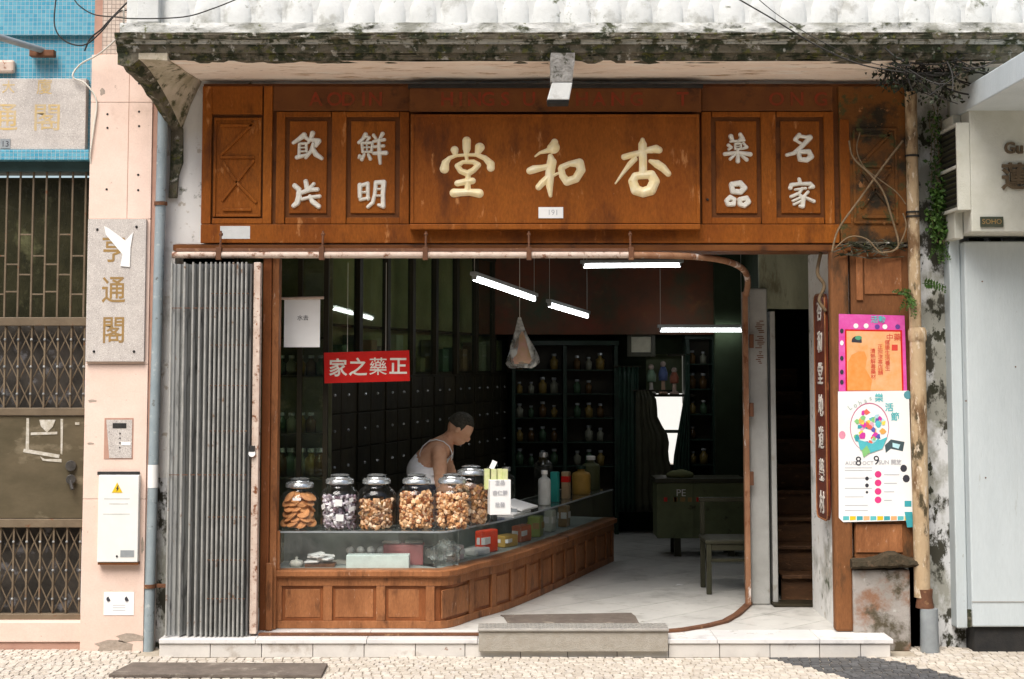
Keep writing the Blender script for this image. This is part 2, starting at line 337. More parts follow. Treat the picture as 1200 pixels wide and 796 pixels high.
# ================================================================== THE SETTING
g = MB(); g.poly([(-60, -60, 0), (60, -60, 0), (60, 60, 0), (-60, 60, 0)])
ground = g.build('ground', m_sand); tag(ground, kind='structure')
m_cobg = M('cobbled_ground', (.5, .45, .38), (.42, .37, .31), .8, 12, 1, 90, spots=[((.3, .26, .2), .56, .62, 60)])
ob = MB(); ob.box(-22, 22, -18, -15.5, 0, 10.5)
for i_ in range(-7, 8):
    for z_ in (.3, 3.6, 6.7): ob.box(i_ * 2 - .5, i_ * 2 + .5, -15.5, -15.42, z_, z_ + 2.1)
ob = ob.build('street_far_side', M('far_side_plaster', (.3, .27, .22), (.24, .22, .19), .8, 2)); tag(ob, kind='structure')
ob = MB(); ob.box(-8.5, 8.5, -9.4, -1.62, .004, .012); ob = ob.build('street_paving', m_cobg); tag(ob, kind='structure')
pave = MB(); pave.box(-8, 8, -9.5, .6, .001, .004); pave = pave.build('pavement', m_sand); tag(pave, kind='structure')
def wave(px, py):     # dark basalt band of the wave pattern
    lo = [(850, 764), (890, 769), (960, 785), (1010, 800), (1100, 830)]
    hi = [(850, 762), (1000, 768), (1060, 779), (1120, 794), (1200, 812)]
    def it(c):
        if px < c[0][0]: return None
        for (a, b), (e, f_) in zip(c, c[1:]):
            if a <= px <= e: return b + (f_ - b) * (px - a) / (e - a)
        return c[-1][1]
    a, b = it(lo), it(hi)
    return a is not None and b - 1 <= py <= a + 1
def project(v):
    dx, dy, dz = v[0], v[1] + D, v[2] - H
    dep = dy * math.cos(TH) + dz * math.sin(TH); up = -dy * math.sin(TH) + dz * math.cos(TH)
    return 600 + F * dx / dep, CY0 - F * up / dep
stones = []
row = 0; y = -1.55
while y < .12:
    dy = .055; x = -4.3 + rnd.random() * .05
    while x < 4.3:
        wd = .05 + rnd.random() * .018
        cx = x + wd / 2; cy = y + .018 * math.sin(x * 2.1 + row * .5) + rnd.uniform(-.006, .006)
        px, py = project((cx, cy, .01))
        inside_step = -2.42 < cx < 2.6 and cy > -.34
        if not inside_step and not (cx > 2.9 and cy > -.02) and not (cx < -2.35 and cy > -.1):
            stones.append((px, py, cx, cy, wd - .004, dy - .004, rnd.uniform(-.14, .14)))
        x += wd
    y += dy; row += 1
def stone(b, cx, cy, wd, dy, a, hgt):
    ca, sa = math.cos(a), math.sin(a); pts = []
    for qx, qy in ((-1, -1), (1, -1), (1, 1), (-1, 1)):
        ux = qx * wd / 2 * rnd.uniform(.86, 1.04); uy = qy * dy / 2 * rnd.uniform(.82, 1.02)
        pts.append((cx + ux * ca - uy * sa, cy + ux * sa + uy * ca))
    top = [(cx + (x_ - cx) * .9, cy + (y_ - cy) * .9, hgt + rnd.uniform(-.002, .0015)) for x_, y_ in pts]
    mid = [(x_, y_, hgt - .003) for x_, y_ in pts]; bot = [(x_, y_, .0) for x_, y_ in pts]
    b.add(bot + mid + top, [(i, (i + 1) % 4, (i + 1) % 4 + 4, i + 4) for i in range(4)] + [(i + 4, (i + 1) % 4 + 4, (i + 1) % 4 + 8, i + 8) for i in range(4)] + [(8, 9, 10, 11)])
vis = [s for s in stones if -5 < s[0] < 1205 and s[1] < 800]
vis.sort(key=lambda s: -s[1]); near = set(id(s) for s in vis[:300])
far = MB(); fard = MB()
for s in stones:
    px, py, cx, cy, wd, dy, a = s; dark = wave(px, py) if (px > 800 and py < 835) else False
    if id(s) in near:
        b = MB(); stone(b, cx, cy, wd, dy, a, .014); b.build('cobble', m_cobd if dark else m_cob, pave)
    else: stone(fard if dark else far, cx, cy, wd, dy, a, .014)
far.build('limestone_paving', m_cobi, pave, kind='stuff'); fard.build('basalt_paving', m_cobdi, pave, kind='stuff')

# doorstep with its marble facing blocks and edging
st = MB(); st.box(X(187, -.31, 760), X(1043, -.31, 760), -.30, .1, 0.0, ZF - .028)
step = st.build('step', m_joint); tag(step, kind='structure')
xs = [187, 247, 307, 367, 427, 487, 545, 610, 665, 723, 783, 843, 902, 960, 1008, 1043]
for a, b in zip(xs, xs[1:]):
    box('block', m_marblef, step, X(a, -.31, 760) + .002, X(b, -.31, 760) - .002, -.325, -.2985, .006, ZF - .03, .003)
for a, b in zip([187, 300, 430, 560, 700, 840, 960], [300, 430, 560, 700, 840, 960, 1046]):
    box('edging_slab', m_marble, step, X(a, -.31, 750) + .0015, X(b, -.31, 750) - .0015, -.335, .0, ZF - .028, ZF, .003)
# shop floor: base and marble tiles laid diagonally
fb = MB(); fb.poly([(-3.2, .0, ZF - .012), (2.9, .0, ZF - .012), (3.2, 9, ZF - .012), (-3.2, 9, ZF - .012)])
floor = fb.build('floor', m_joint); tag(floor, kind='structure')
def clip(poly, a, b, c):   # keep a x + b y >= c
    out = []
    for i, p in enumerate(poly):
        q = poly[(i + 1) % len(poly)]; dp = a * p[0] + b * p[1] - c; dq = a * q[0] + b * q[1] - c
        if dp >= 0: out.append(p)
        if dp * dq < 0: t = dp / (dp - dq); out.append((p[0] + (q[0] - p[0]) * t, p[1] + (q[1] - p[1]) * t))
    return out
m_ftile = M('grey_white_floor_marble', (.55, .54, .5), (.46, .45, .42), .35, 2.2, .05, 20, spots=[((.36, .35, .32), .54, .68, 4), ((.3, .28, .24), .62, .72, 9)], rvar=.12)
ts = .42
for i in range(-14, 22):
    for j in range(-14, 22):
        u0, v0 = i * ts, j * ts; g_ = .003
        q = [(u0 + g_, v0 + g_), (u0 + ts - g_, v0 + g_), (u0 + ts - g_, v0 + ts - g_), (u0 + g_, v0 + ts - g_)]
        q = [((u - v) * .7071, (u + v) * .7071) for u, v in q]
        for a, b, c in ((0, 1, .002), (0, -1, -6.3), (1, 0, -2.0), (-1, 0, -2.45)): q = clip(q, a, b, c) if len(q) > 2 else q
        if len(q) > 2:
            b = MB(); b.prism([(x_, y_, ZF - .008) for x_, y_ in q], (0, 0, .008)); b.build('tile', m_ftile, floor)

# ------------------------------------------------------------------ shop shell
def struct(name, b, mat): return tag(b.build(name, mat), kind='structure')
ZC = H + 1.12
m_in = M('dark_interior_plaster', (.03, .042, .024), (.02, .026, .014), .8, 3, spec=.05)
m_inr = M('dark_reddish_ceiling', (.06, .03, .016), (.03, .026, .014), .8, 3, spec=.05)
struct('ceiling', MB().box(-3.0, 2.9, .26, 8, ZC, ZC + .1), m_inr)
YB = 5.7
bx0, bx1 = X(757, YB), X(803, YB)
bw = MB(); bw.box(-3, bx0, YB, YB + .1, ZF, ZC); bw.box(bx1, 2.9, YB, YB + .1, ZF, ZC); bw.box(bx0, bx1, YB, YB + .1, Z(415, YB), ZC); bw.box(bx0, bx1, YB, YB + .1, ZF, Z(545, YB))
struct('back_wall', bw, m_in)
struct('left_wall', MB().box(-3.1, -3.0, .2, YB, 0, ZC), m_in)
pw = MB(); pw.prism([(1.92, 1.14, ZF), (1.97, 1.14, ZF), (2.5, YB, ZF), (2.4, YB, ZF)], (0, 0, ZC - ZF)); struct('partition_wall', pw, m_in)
fw = MB(); fw.box(X(110, 0), X(1072, 0), .0, .25, Z(286, 0), 4.4)       # wall above the opening
fw.box(X(100, 0), X(203, 0), .0, .25, 0, Z(286, 0))
fw = fw.build('facade_wall', m_wall); tag(fw, 'dirty white plaster wall strip between grey pipe and wooden sign', 'wall')

box('mouldy_strip', m_wallm, fw, X(184, 0, 650), X(201, 0, 650), -.004, -.0005, .0, Z(560, 0), 0)
# ------------------------------------------------------------------ pillar at the right of the shop with its wood cladding
xl = X(976, -.02); xr = X(1070, -.02)
m_postw = M('damp_brown_post', (.21, .085, .03), (.14, .055, .02), .6, 5, .3, 50, stretch=(1, 1, .3), spots=[((.05, .03, .015), .56, .68, 6), ((.42, .28, .18), .66, .72, 36)], grain=.3)
pil = T('entrance_pillar', 'brown wood clad pillar with posters beside the narrow doorway', 'pillar', ((xl + xr) / 2, .3, 0))
box('core', m_wall, pil, xl + .02, xr + .06, .0, .85, 0, Z(288, 0), .01)
box('wood_post', m_postw, pil, X(976, -.09, 520), X(998, -.09, 520), -.09, -.003, ZF + .001, Z(290, -.09), .02)
box('wood_board', m_postw, pil, X(998, -.06, 450) + .003, X(1068, -.06, 450), -.06, -.003, Z(655, -.06), Z(290, -.06), .006)
box('frame', m_woodw, pil, X(1003, -.07, 320), X(1011, -.07, 320), -.075, -.06, Z(352, -.07), Z(300, -.07))
box('panel', m_woodw, pil, X(1013, -.07, 320), X(1057, -.07, 320), -.07, -.06, Z(345, -.07), Z(302, -.07), .006)
box('panel', m_woodw, pil, X(1003, -.07, 630), X(1058, -.07, 630), -.07, -.06, Z(648, -.07), Z(614, -.07), .006)
# ledge
lg = MB(); n = 30; vs = []
for i in range(n + 1):
    px = 999 + 80 * i / n; ztop_ = Z(657 - 9 * math.exp(-((px - 1047) / 16) ** 2), -.16) + .006 * noise.noise(Vector((px * .2, 0, 0))); zbot_ = Z(667 - (px - 999) * .03, -.16) + .008 * noise.noise(Vector((px * .15, 5, 0)))
    yf = -.155 + .012 * noise.noise(Vector((px * .17, 0, 7)))
    for y_, z_ in ((-.003, zbot_), (yf + .02, zbot_ - .004), (yf - .008, zbot_ + .015), (yf, ztop_ - .01), (yf + .03, ztop_), (-.003, ztop_ + .008)): vs.append((X(px, -.16, 655), y_, z_))
lg.add(vs, [(i * 6 + k, (i + 1) * 6 + k, (i + 1) * 6 + (k + 1) % 6, i * 6 + (k + 1) % 6) for i in range(n) for k in range(6)] + [(0, 1, 2, 3, 4, 5), tuple(n * 6 + k for k in range(5, -1, -1))])
lg.build('ledge', M('rotten_dark_ledge', (.07, .05, .03), (.035, .03, .018), .95, 9, 1.2, 50, spots=[((.12, .08, .05), .58, .66, 14)]), pil)
box('plinth', m_con, pil, X(1000, -.11, 700), X(1067, -.11, 700), -.11, -.003, 0, Z(668, -.11), .012)
# narrow red signboard on the side of the pillar
xs_ = X(973, .02); sb = T('signboard', 'narrow dark red vertical signboard with seven white characters beside the doorway', 'sign', (xs_ - .02, .2, Z(608, .2)))
prof = []
zt, zb, ya, yb2, rr = Z(345, .2), Z(608, .2), .03, .37, .06
for cx, cy, a0 in ((yb2 - rr, zt - rr, 0), (ya + rr, zt - rr, 90), (ya + rr, zb + rr, 180), (yb2 - rr, zb + rr, 270)):
    for k in range(5):
        a = R(a0 + k * 22.5); prof.append((xs_ - .008, cx + rr * math.cos(a), cy + rr * math.sin(a)))
m_dred = M('dark_red_lacquer', (.15, .025, .014), (.1, .025, .012), .4, 6, .1, spots=[((.3, .1, .04), .6, .68, 12)])
MB().prism(prof, (-.02, 0, 0)).build('board', m_dred, sb, bevel=.004)
rim = [Vector(p) + Vector((-.022, 0, 0)) for p in prof]; MB().tube(rim + rim[:1], .006, 6).build('rim', m_woodw, sb)
cs = '杏和堂地道藥材'
m_dimw = M('worn_white_lettering', (.75, .72, .66), (.5, .44, .38), .7, 40)
for i, ch in enumerate(cs):
    letters(ch, .16, m_dimw, sb, (xs_ - .031, (ya + yb2) / 2, zt - .12 - i * (zt - zb - .22) / 6), 'side', bold=.002, name='character')

# ------------------------------------------------------------------ recess at the right: grey post, small door, stairs
Yp = .98
gp = T('stone_post', 'tall square grey stone post between shop opening and narrow doorway', 'post', (X(888, Yp), Yp + .06, ZF))
m_gst = M('grey_stone', (.4, .4, .38), (.3, .3, .28), .6, 4, .2, 60, spots=[((.2, .18, .12), .58, .7, 6)])
box('shaft', m_gst, gp, X(879, Yp, 540), X(901, Yp, 540), Yp, Yp + .14, ZF + .001, Z(338, Yp), .012)
letters('公司貨', .09, m_signd, gp, (X(890, Yp, 400), Yp - .002, Z(430, Yp)), bold=.001, name='faint_lettering').hide_render = True
bpy.data.objects.remove(bpy.data.objects[gp.children[-1].name]) if gp.children[-1].name.startswith('faint') else None
for i, py in enumerate((383, 401, 419)):
    b = MB()
    for k in range(7): b.box(X(884 + rnd.uniform(0, 6), Yp, py), X(890 + rnd.uniform(0, 6), Yp, py), Yp - .003, Yp - .0002, Z(py - 7 + k * 2.2 + 1, Yp), Z(py - 7 + k * 2.2, Yp))
    b.build('worn_character', m_signd, gp)
rp = T('rusty_gate_post', 'thin rusty peeling post at the right end of the gate track', 'post', (X(874, Yp - .1), Yp - .1, ZF))
m_rw = M('rusty_peeling_paint', (.34, .18, .1), (.2, .09, .045), .7, 8, .3, 60, stretch=(1, 1, .5), spots=[((.62, .54, .48), .56, .62, 10), (RUST, .58, .66, 14)])
box('bar', m_rw, rp, X(872, Yp - .06, 530), X(878, Yp - .06, 530), Yp - .08, Yp - .02, ZF + .012, Z(342, Yp - .06), .004)
for py in (400, 480, 560): box('hinge', m_rust, rp, X(878, Yp - .06, py), X(883, Yp - .06, py), Yp - .075, Yp - .045, Z(py + 8, Yp), Z(py - 8, Yp), .002)
dr = T('narrow_doorway', 'narrow dark stair doorway with pale jamb and panel above', 'doorway', (X(935, Yp + .05), Yp + .06, ZF))
m_pwall = M('grimy_green_white_paint', (.3, .31, .22), (.22, .23, .16), .8, 5, .3, 30, stretch=(2, 2, .5), spots=[((.14, .13, .08), .55, .66, 6)])
box('jamb', m_gst, dr, X(904, Yp + .02, 530), X(910, Yp + .02, 530), Yp + .02, Yp + .12, ZF + .001, Z(365, Yp), .004)
box('panel', m_pwall, dr, X(890, Yp + .04, 330), X(985, Yp + .04, 330), Yp + .04, Yp + .1, Z(362, Yp + .04), ZC - .001, .003)
box('threshold', m_dwood, dr, X(903, Yp + .04, 700), X(985, Yp + .04, 700), Yp - .1, Yp + .12, ZF + .001, ZF + .02, .004)
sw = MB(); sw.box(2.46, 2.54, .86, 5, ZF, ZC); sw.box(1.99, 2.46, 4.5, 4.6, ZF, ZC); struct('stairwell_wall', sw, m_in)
stt = T('staircase', 'worn brown wooden stairs rising in the dark narrow doorway', 'staircase', (2.2, 1.15, ZF))
m_stair = M('worn_stair_wood', (.09, .042, .018), (.05, .025, .012), .6, 6, .3, 40, stretch=(1, 1, 3), spots=[((.2, .1, .05), .58, .68, 12)], rvar=.3)
for i in range(9):
    y0 = Yp + .2 + i * .2; z0 = ZF + i * .19
    box('riser', m_stair, stt, 2.0 + .03 * i * .3, 2.455, y0 + .012, y0 + .035, z0 + .001, z0 + .158, .002)
    box('tread', m_stair, stt, 2.0 + .03 * i * .3, 2.455, y0 - .02, y0 + .22, z0 + .16, z0 + .19, .006)

# ------------------------------------------------------------------ wooden fascia sign
SY = -.10
sg = T('shop_sign', 'long brown wooden shop sign with gold and white characters above the opening', 'sign', (X(620, SY), .0, Z(284, SY)))
zt_, zb_ = Z(98, SY), Z(285, SY)
def sbx(nm, a, b, c, d, Y, dep, mat=m_sign, bev=.004): return pbox(nm, mat, sg, a, b, c, d, Y, dep, bev)
box('backboard', m_signd, sg, X(236, SY, 190), X(1062, SY, 190), SY + .03, -.002, zb_ + .01, zt_ + .004, .004)
sbx('bottom_rail', 235, 984, 263, 285, SY, .028)
sbx('top_rail', 320, 482, 101, 130, SY + .006, .022, m_signd)
sbx('top_rail', 822, 976, 101, 130, SY + .006, .022, m_signd)
for a, b in ((236, 248), (308, 319), (323, 334), (388, 406), (468, 480), (822, 834), (892, 910), (966, 978)):
    sbx('stile', a + .4, b - .4, 131 if a > 300 and a != 308 else 101, 262.4, SY, .028)
sbx('rail', 248.4, 307.6, 101, 134, SY + .004, .026); sbx('rail', 248.4, 307.6, 256, 262.4, SY + .004, .024)
for a, b in ((334, 388), (406, 468), (834, 892), (910, 966)):
    sbx('rail', a, b, 131, 137, SY + .006, .022); sbx('rail', a, b, 255, 262.4, SY + .006, .022)
    sbx('inner_panel', a + 5, b - 5, 142, 250, SY + .016, .013)
# carved end panels with diagonal strips
def endpanel(x0, x1, y0, y1, mat):
    sbx('inner_panel', x0, x1, y0, y1, SY + .018, .011, mat)
    for a, b, c, d in ((x0, x0 + 3, y0, y1), (x1 - 3, x1, y0, y1), (x0 + 3.3, x1 - 3.3, y0, y0 + 3), (x0 + 3.3, x1 - 3.3, y1 - 3, y1)): sbx('bead', a, b, c, d, SY + .008, .0098, mat, .002)
    wX = x1 - x0
    def strip(ax, ay, bx_, by_):
        p, q = P(x0 + ax * wX, y0 + ay * (y1 - y0), SY + .014), P(x0 + bx_ * wX, y0 + by_ * (y1 - y0), SY + .014)
        d_ = (q - p); l = d_.length; ang = math.atan2(d_.z, d_.x)
        MB().obox((p + q) / 2, l, .018, .018, Matrix.Rotation(-ang, 3, 'Y')).build('strip', mat, sg, bevel=.002)
    for s_ in ((.15, .38, .85, .05), (.15, .4, .85, .4), (.2, .45, .5, .66), (.85, .43, .18, .84), (.5, .66, .9, .86), (.2, .93, .8, .93), (.15, .08, .85, .08)): strip(*s_)
endpanel(250, 306, 138, 254, m_sign)
m_signd2 = M('damp_stained_sign_wood', (.2, .075, .014), (.1, .04, .01), .6, 4, .4, 40, spots=[((.03, .022, .012), .48, .6, 4), ((.06, .06, .02), .55, .63, 9), ((.34, .16, .06), .62, .68, 16)])
sbx('end_board', 984, 1062, 101, 285, SY + .0, .029, m_signd2); sbx('stile', 985, 996, 140, 262, SY - .006, .0055, m_sign); 
xx = SY; SY = SY - .022; endpanel(1000, 1052, 150, 262, m_signd2); SY = xx
# centre board
CB = SY - .06
sbx('centre_board', 481, 820, 134, 262, CB, .058); sbx('lower_moulding', 480, 821, 262.5, 269, CB - .012, .07, m_sign, .006)
for a, b, c, d in ((481, 485, 134, 262), (816, 820, 134, 262), (485.4, 815.6, 134, 137.5)): sbx('edge_bead', a, b, c, d, CB - .008, .0078, m_sign, .003)
sbx('header_board', 480, 822, 103, 131, CB + .005, .054, m_signd)
sbx('top_strip', 478, 824, 98.5, 103, CB - .005, .1, m_black)
for i, (ch, px, Y) in enumerate([('A', 370, 0), ('O', 392, 0), ('D', 408, 0), ('I', 426, 0), ('N', 440, 0), ('H', 524, 1), ('I', 540, 1), ('N', 556, 1), ('G', 572, 1), ('S', 592, 1), ('U', 620, 1), ('H', 682, 1), ('A', 702, 1), ('N', 724, 1), ('G', 746, 1), ('T', 800, 1), ('O', 910, 0), ('N', 934, 0), ('G', 962, 0)]):
    YY = (CB + .003) if Y else SY + .004
    letters(ch, .13, m_faint, sg, (X(px, YY, 117), YY - .0005, Z(117, YY)), bold=.002, ext=.0012, name='faded_letter')
G = {}
G['堂'] = (505, 155, 8.84, [[(370,90,38),(370,170,36),(365,240,18),(375,300,15)],[(245,185,36),(255,240,20)],[(505,160,44),(480,225,24)],[(140,380,42),(150,320,34),(190,270,20),(260,242,15),(370,236,14),(470,235,18),(560,270,25),(620,330,35),(620,370,35)],[(275,350,26),(330,310,18),(440,308,22),(490,340,26),(440,395,26),(380,430,30),(310,405,26),(275,350,26)],[(275,530,28),(350,515,30),(430,505,30)],[(385,440,24),(380,600,28)],[(240,630,40),(310,625,34),(400,622,32),(500,635,40)]])
G['和'] = (605, 155, 7.23, [[(325,85,26),(315,130,46),(270,155,20),(200,175,11),(160,205,7)],[(290,205,20),(300,255,36),(285,350,34),(280,430,30),(290,540,13)],[(115,328,26),(150,315,30),(230,300,22),(290,285,20)],[(270,385,26),(220,430,26),(190,465,24)],[(300,375,14),(350,350,10)],[(385,300,24),(450,268,20),(535,262,34),(550,320,32),(505,395,30),(430,420,30),(392,370,26),(380,310,24)]])
G['杏'] = (710, 155, 8.84, [[(380,80,20),(380,130,38),(380,200,38),(385,300,36),(385,420,36)],[(190,258,28),(260,238,28),(340,218,26),(430,188,28),(520,175,38),(550,185,32)],[(300,280,25),(250,330,25),(180,420,16),(100,532,8)],[(460,300,18),(530,330,38),(590,370,36),(645,430,28)],[(385,445,36),(470,440,40),(505,510,46),(465,600,48),(385,625,44),(310,600,46),(278,510,40),(305,455,34),(385,445,36)]])
W1 = (330, 145, 7.236); W2 = (835, 145, 7.236)
G['飲'] = (*W1, [[(190,98,20),(150,130,16),(100,162,12)],[(195,110,14),(235,142,12)],[(150,172,10),(148,280,12)],[(150,172,10),(208,168,10),(212,235,10)],[(150,204,6),(208,202,6)],[(150,236,7),(208,234,7)],[(130,286,15),(185,272,12),(222,262,10)],[(262,82,18),(248,125,14),(228,160,10)],[(245,135,12),(312,148,20),(292,188,12)],[(268,170,12),(252,230,14),(205,288,11)],[(262,205,14),(290,260,18),(340,294,13)]])
G['鮮'] = (*W1, [[(712,92,16),(690,130,13),(655,160,12)],[(705,105,12),(745,118,10),(722,150,9)],[(680,165,10),(688,240,10)],[(680,165,10),(770,162,10),(762,240,10)],[(722,165,6),(725,240,6)],[(685,202,6),(765,200,6)],[(690,240,8),(760,238,8)],[(662,276,14),(654,290,8)],[(700,262,10),(680,302,14)],[(735,262,10),(752,298,13)],[(780,98,12),(802,130,10)],[(856,86,15),(832,128,10)],[(780,150,10),(872,136,12)],[(785,196,10),(866,188,11)],[(782,252,12),(886,248,16)],[(825,140,12),(828,250,15),(836,336,11)]])
G['片'] = (*W1, [[(205,490,16),(215,545,18)],[(112,528,18),(148,560,18),(146,620,20),(132,672,20),(102,697,16)],[(150,592,14),(240,560,16),(305,558,14)],[(272,512,13),(230,560,13)],[(172,642,12),(240,624,12),(322,616,13)],[(240,618,14),(262,662,18),(314,702,17)]])
G['明'] = (*W1, [[(664,522,17),(664,622,15)],[(664,528,13),(730,508,14),(733,640,12)],[(664,584,8),(735,580,8)],[(668,645,12),(740,630,10)],[(800,498,15),(790,600,13),(772,670,14),(732,707,12)],[(800,498,14),(866,498,19),(860,600,16),(862,702,16),(822,690,11)],[(800,556,8),(860,553,8)],[(795,612,8),(855,610,8)]])
G['藥'] = (*W2, [[(155,108,17),(172,145,12)],[(235,92,14),(252,128,18),(215,152,10)],[(150,152,8),(270,142,9)],[(135,182,12),(160,202,10),(138,218,10)],[(262,165,9),(290,200,12),(256,212,9)],[(192,172,8),(240,170,8),(240,215,8),(192,215,8),(192,172,8)],[(192,193,5),(240,193,5)],[(104,258,14),(210,245,12),(320,260,16)],[(215,225,10),(215,318,16)],[(190,262,10),(150,300,11)],[(240,265,10),(290,306,14)]])
G['名'] = (*W2, [[(735,95,15),(702,134,15)],[(735,105,12),(790,115,12),(825,118,20),(790,160,16),(740,210,16),(690,250,14),(630,266,12)],[(706,142,9),(755,172,11)],[(742,240,15),(818,236,17),(838,280,19),(800,308,18),(742,304,16),(730,250,15)]])
G['品'] = (*W2, [[(165,515,19),(235,505,20),(272,545,20),(240,580,19),(172,575,19),(160,520,18)],[(120,652,15),(150,626,18),(185,642,15),(180,684,16),(132,684,16),(118,655,15)],[(237,642,17),(288,632,18),(305,665,19),(270,695,17),(232,684,17),(230,645,17)]])
G['家'] = (*W2, [[(735,472,13),(745,508,14)],[(660,545,16),(668,520,14),(740,510,12),(830,510,14),(852,535,15),(822,545,9)],[(700,560,8),(790,548,10)],[(760,550,12),(735,590,12),(665,620,11)],[(730,590,10),(768,640,18),(765,700,16),(742,700,11)],[(760,620,10),(682,655,9)],[(765,650,10),(690,686,9)],[(810,580,11),(772,620,11)],[(785,625,11),(860,660,13)]])
for ch, (ox, oy, k, stks) in G.items():
    big = ch in '堂和杏'
    glyph('gold_character' if big else 'white_character', stks, ox, oy, k, CB if big else SY + .015, m_gold if big else m_glyph, sg, top=.03 if big else .016, rounded=big, grow=1.18 if big else 1.24, cell=.0035 if big else .0026)
# street number plate and hooks
box('number_plate', m_paper, sg, X(631, CB, 249), X(660, CB, 249), CB - .006, CB - .0005, Z(256, CB), Z(243, CB), .001)
letters('191', .05, m_grey_print, sg, (X(648, CB, 249), CB - .0065, Z(249.5, CB)), ext=.0003, name='number')
box('paint_patch', m_para, sg, X(258, SY, 273), X(293, SY, 273), SY - .002, SY + .001, Z(280, SY), Z(265, SY), .0)
MB().ball((X(829, SY, 234), SY - .004, Z(234, SY)), .009).build('bolt', m_black, sg, smooth=True)

# lintel under the sign
li = T('lintel_beam', 'dark timber lintel under the wooden sign above the gate rail', 'beam', (0, .05, Z(297, 0)))
box('beam', m_signd, li, X(205, -.03, 290), X(1000, -.03, 290), -.09, .24, Z(294, -.09), Z(286.5, -.09), .004)
# gate rail above: white rusty tube on hangers, bending back at the right
GY = -.2
rl = T('gate_rail', 'rusty white overhead gate rail hung on iron brackets', 'rail', (0, GY, Z(297, GY)))
zr = Z(299, GY)
pts = [(X(202, GY, 299), GY, zr), (X(740, GY, 299), GY, zr)]
for k in range(1, 17):
    t = k / 16; a = t * math.pi / 2
    pts.append((X(740, GY) + (X(875, Yp - .06) - X(740, GY)) * math.sin(a), GY + (Yp - .05 - GY) * (1 - math.cos(a)), zr + (Z(346, Yp - .06) - zr) * t ** 4))
MB().tube([pts[0], pts[1]], .022, 10).build('straight_tube', m_rail_t, rl, smooth='auto')
MB().tube(pts[1:], .022, 10).build('curved_tube', m_rw, rl, smooth='auto')
MB().tube([(X(202, GY), GY + .06, zr + .03), (X(740, GY), GY + .06, zr + .03)], .02, 8).build('rear_tube', m_rust, rl, smooth='auto')
for px in (255, 376, 498, 620, 740):
    b = MB(); b.box(X(px - 3, GY), X(px + 3, GY), GY - .03, GY + .02, Z(305, GY), Z(290, GY)); b.tube([(X(px, GY), GY + .03, Z(292, GY)), (X(px, GY), GY + .05, Z(270, GY))], .008, 6); b.ball((X(px, GY), GY + .05, Z(274, GY)), .014)
    b.build('hanger', m_rust, rl, bevel=.002)
tr = T('floor_track', 'rusty brown gate track set along the doorstep', 'track', (0, GY, ZF))
MB().box(X(303, GY, 744), X(562, GY, 744), GY - .028, GY + .028, ZF + .001, ZF + .014).build('straight_rail', m_rust, tr, bevel=.002)
px_ = [(775, 740), (800, 738), (830, 733), (850, 728), (864, 720), (873, 712), (879, 706)]
c = [PF(a, b, ZF + .01) for a, b in px_]
b = MB()
for p, q in zip(c, c[1:]):
    d_ = q - p; b.obox((p + q) / 2, d_.length + .012, .05, .018, math.atan2(d_.y, d_.x))
b.build('curved_rail', m_rust, tr, bevel=.002)

# ------------------------------------------------------------------ folding steel gate
fg = T('folding_gate', 'tall grey steel concertina gate folded against the left of the opening', 'gate', (X(248, GY), GY, ZF))
px_ = [201, 214, 216, 224, 226, 232.5, 234, 239.5, 241, 245.5, 247, 251, 252.3, 256.3, 257.6, 261.6, 262.9, 266.9, 268.2, 272, 273.2, 277, 278.2, 282, 283.2, 287, 288.2, 292, 293.2]
m_rodm = M('pale_worn_steel', (.36, .355, .33), (.24, .24, .22), .6, 9, .2, 60, spots=[((.16, .09, .05), .6, .68, 16)])
ztg, zbg = Z(310, GY), ZF + .008
for i, (a, b) in enumerate(zip(px_, px_[1:])):
    ya, yb = (-.27, -.235) if i % 2 == 0 else (-.235, -.27)
    if i % 2: ya, yb = -.15, -.27
    else: yb = -.15 if i else -.2
    p = Vector((X(a, GY, 530), ya, 0)); q = Vector((X(b, GY, 530), yb, 0)); d_ = (q - p); nn = Vector((d_.y, -d_.x, 0)).normalized() * .0015
    b_ = MB(); m = 5; prof = []
    for k in range(m + 1):
        t = .04 + .92 * k / m; o_ = (.004 if k % 2 else -.004)
        prof.append(p + d_ * t + nn / .0015 * o_)
    n_ = len(prof)
    vs = [v + Vector((0, 0, zbg)) + nn for v in prof] + [v + Vector((0, 0, ztg)) + nn for v in prof] + [v + Vector((0, 0, zbg)) - nn for v in prof] + [v + Vector((0, 0, ztg)) - nn for v in prof]
    fs = []
    for k in range(n_ - 1): fs += [(k, k + 1, n_ + k + 1, n_ + k), (2 * n_ + k + 1, 2 * n_ + k, 3 * n_ + k, 3 * n_ + k + 1), (k, 2 * n_ + k, 2 * n_ + k + 1, k + 1)]
    b_.add(vs, fs); b_.build('slat', m_gatemetal, fg)
    MB().tube([(p.x, p.y, zbg), (p.x, p.y, ztg + .01)], .0075 if i % 2 == 0 else .005, 6).build('hinge_rod', m_rodm if i % 2 == 0 else m_gatemetal, fg, smooth='auto')
for py in (345, 362, 405, 452, 505, 556, 605, 655, 700):
    for a, b_ in list(zip(px_[::2], px_[1::2]))[(0 if py in (362, 556) else 5):]:
        box('cross_link', m_rust, fg, X(a, GY, 530) + .002, X(b_, GY, 530) - .003, -.276, -.269, Z(py, GY), Z(py, GY) + .0045, 0)
box('end_post', m_rail_t, fg, X(296, GY, 530), X(304, GY, 530), -.24, -.17, ZF + .016, Z(308, GY), .004)
b = MB().tube([(X(297, GY, 530), -.26, Z(531, GY)), (X(297, GY, 530), -.24, Z(531, GY))], .022, 12).build('lock', m_paper, fg, smooth='auto')
b = MB(); b.box(X(294, GY, 530), X(300, GY, 530), -.262, -.24, Z(529, GY), Z(522, GY)); b.build('lock_body', m_black, fg, bevel=.002)

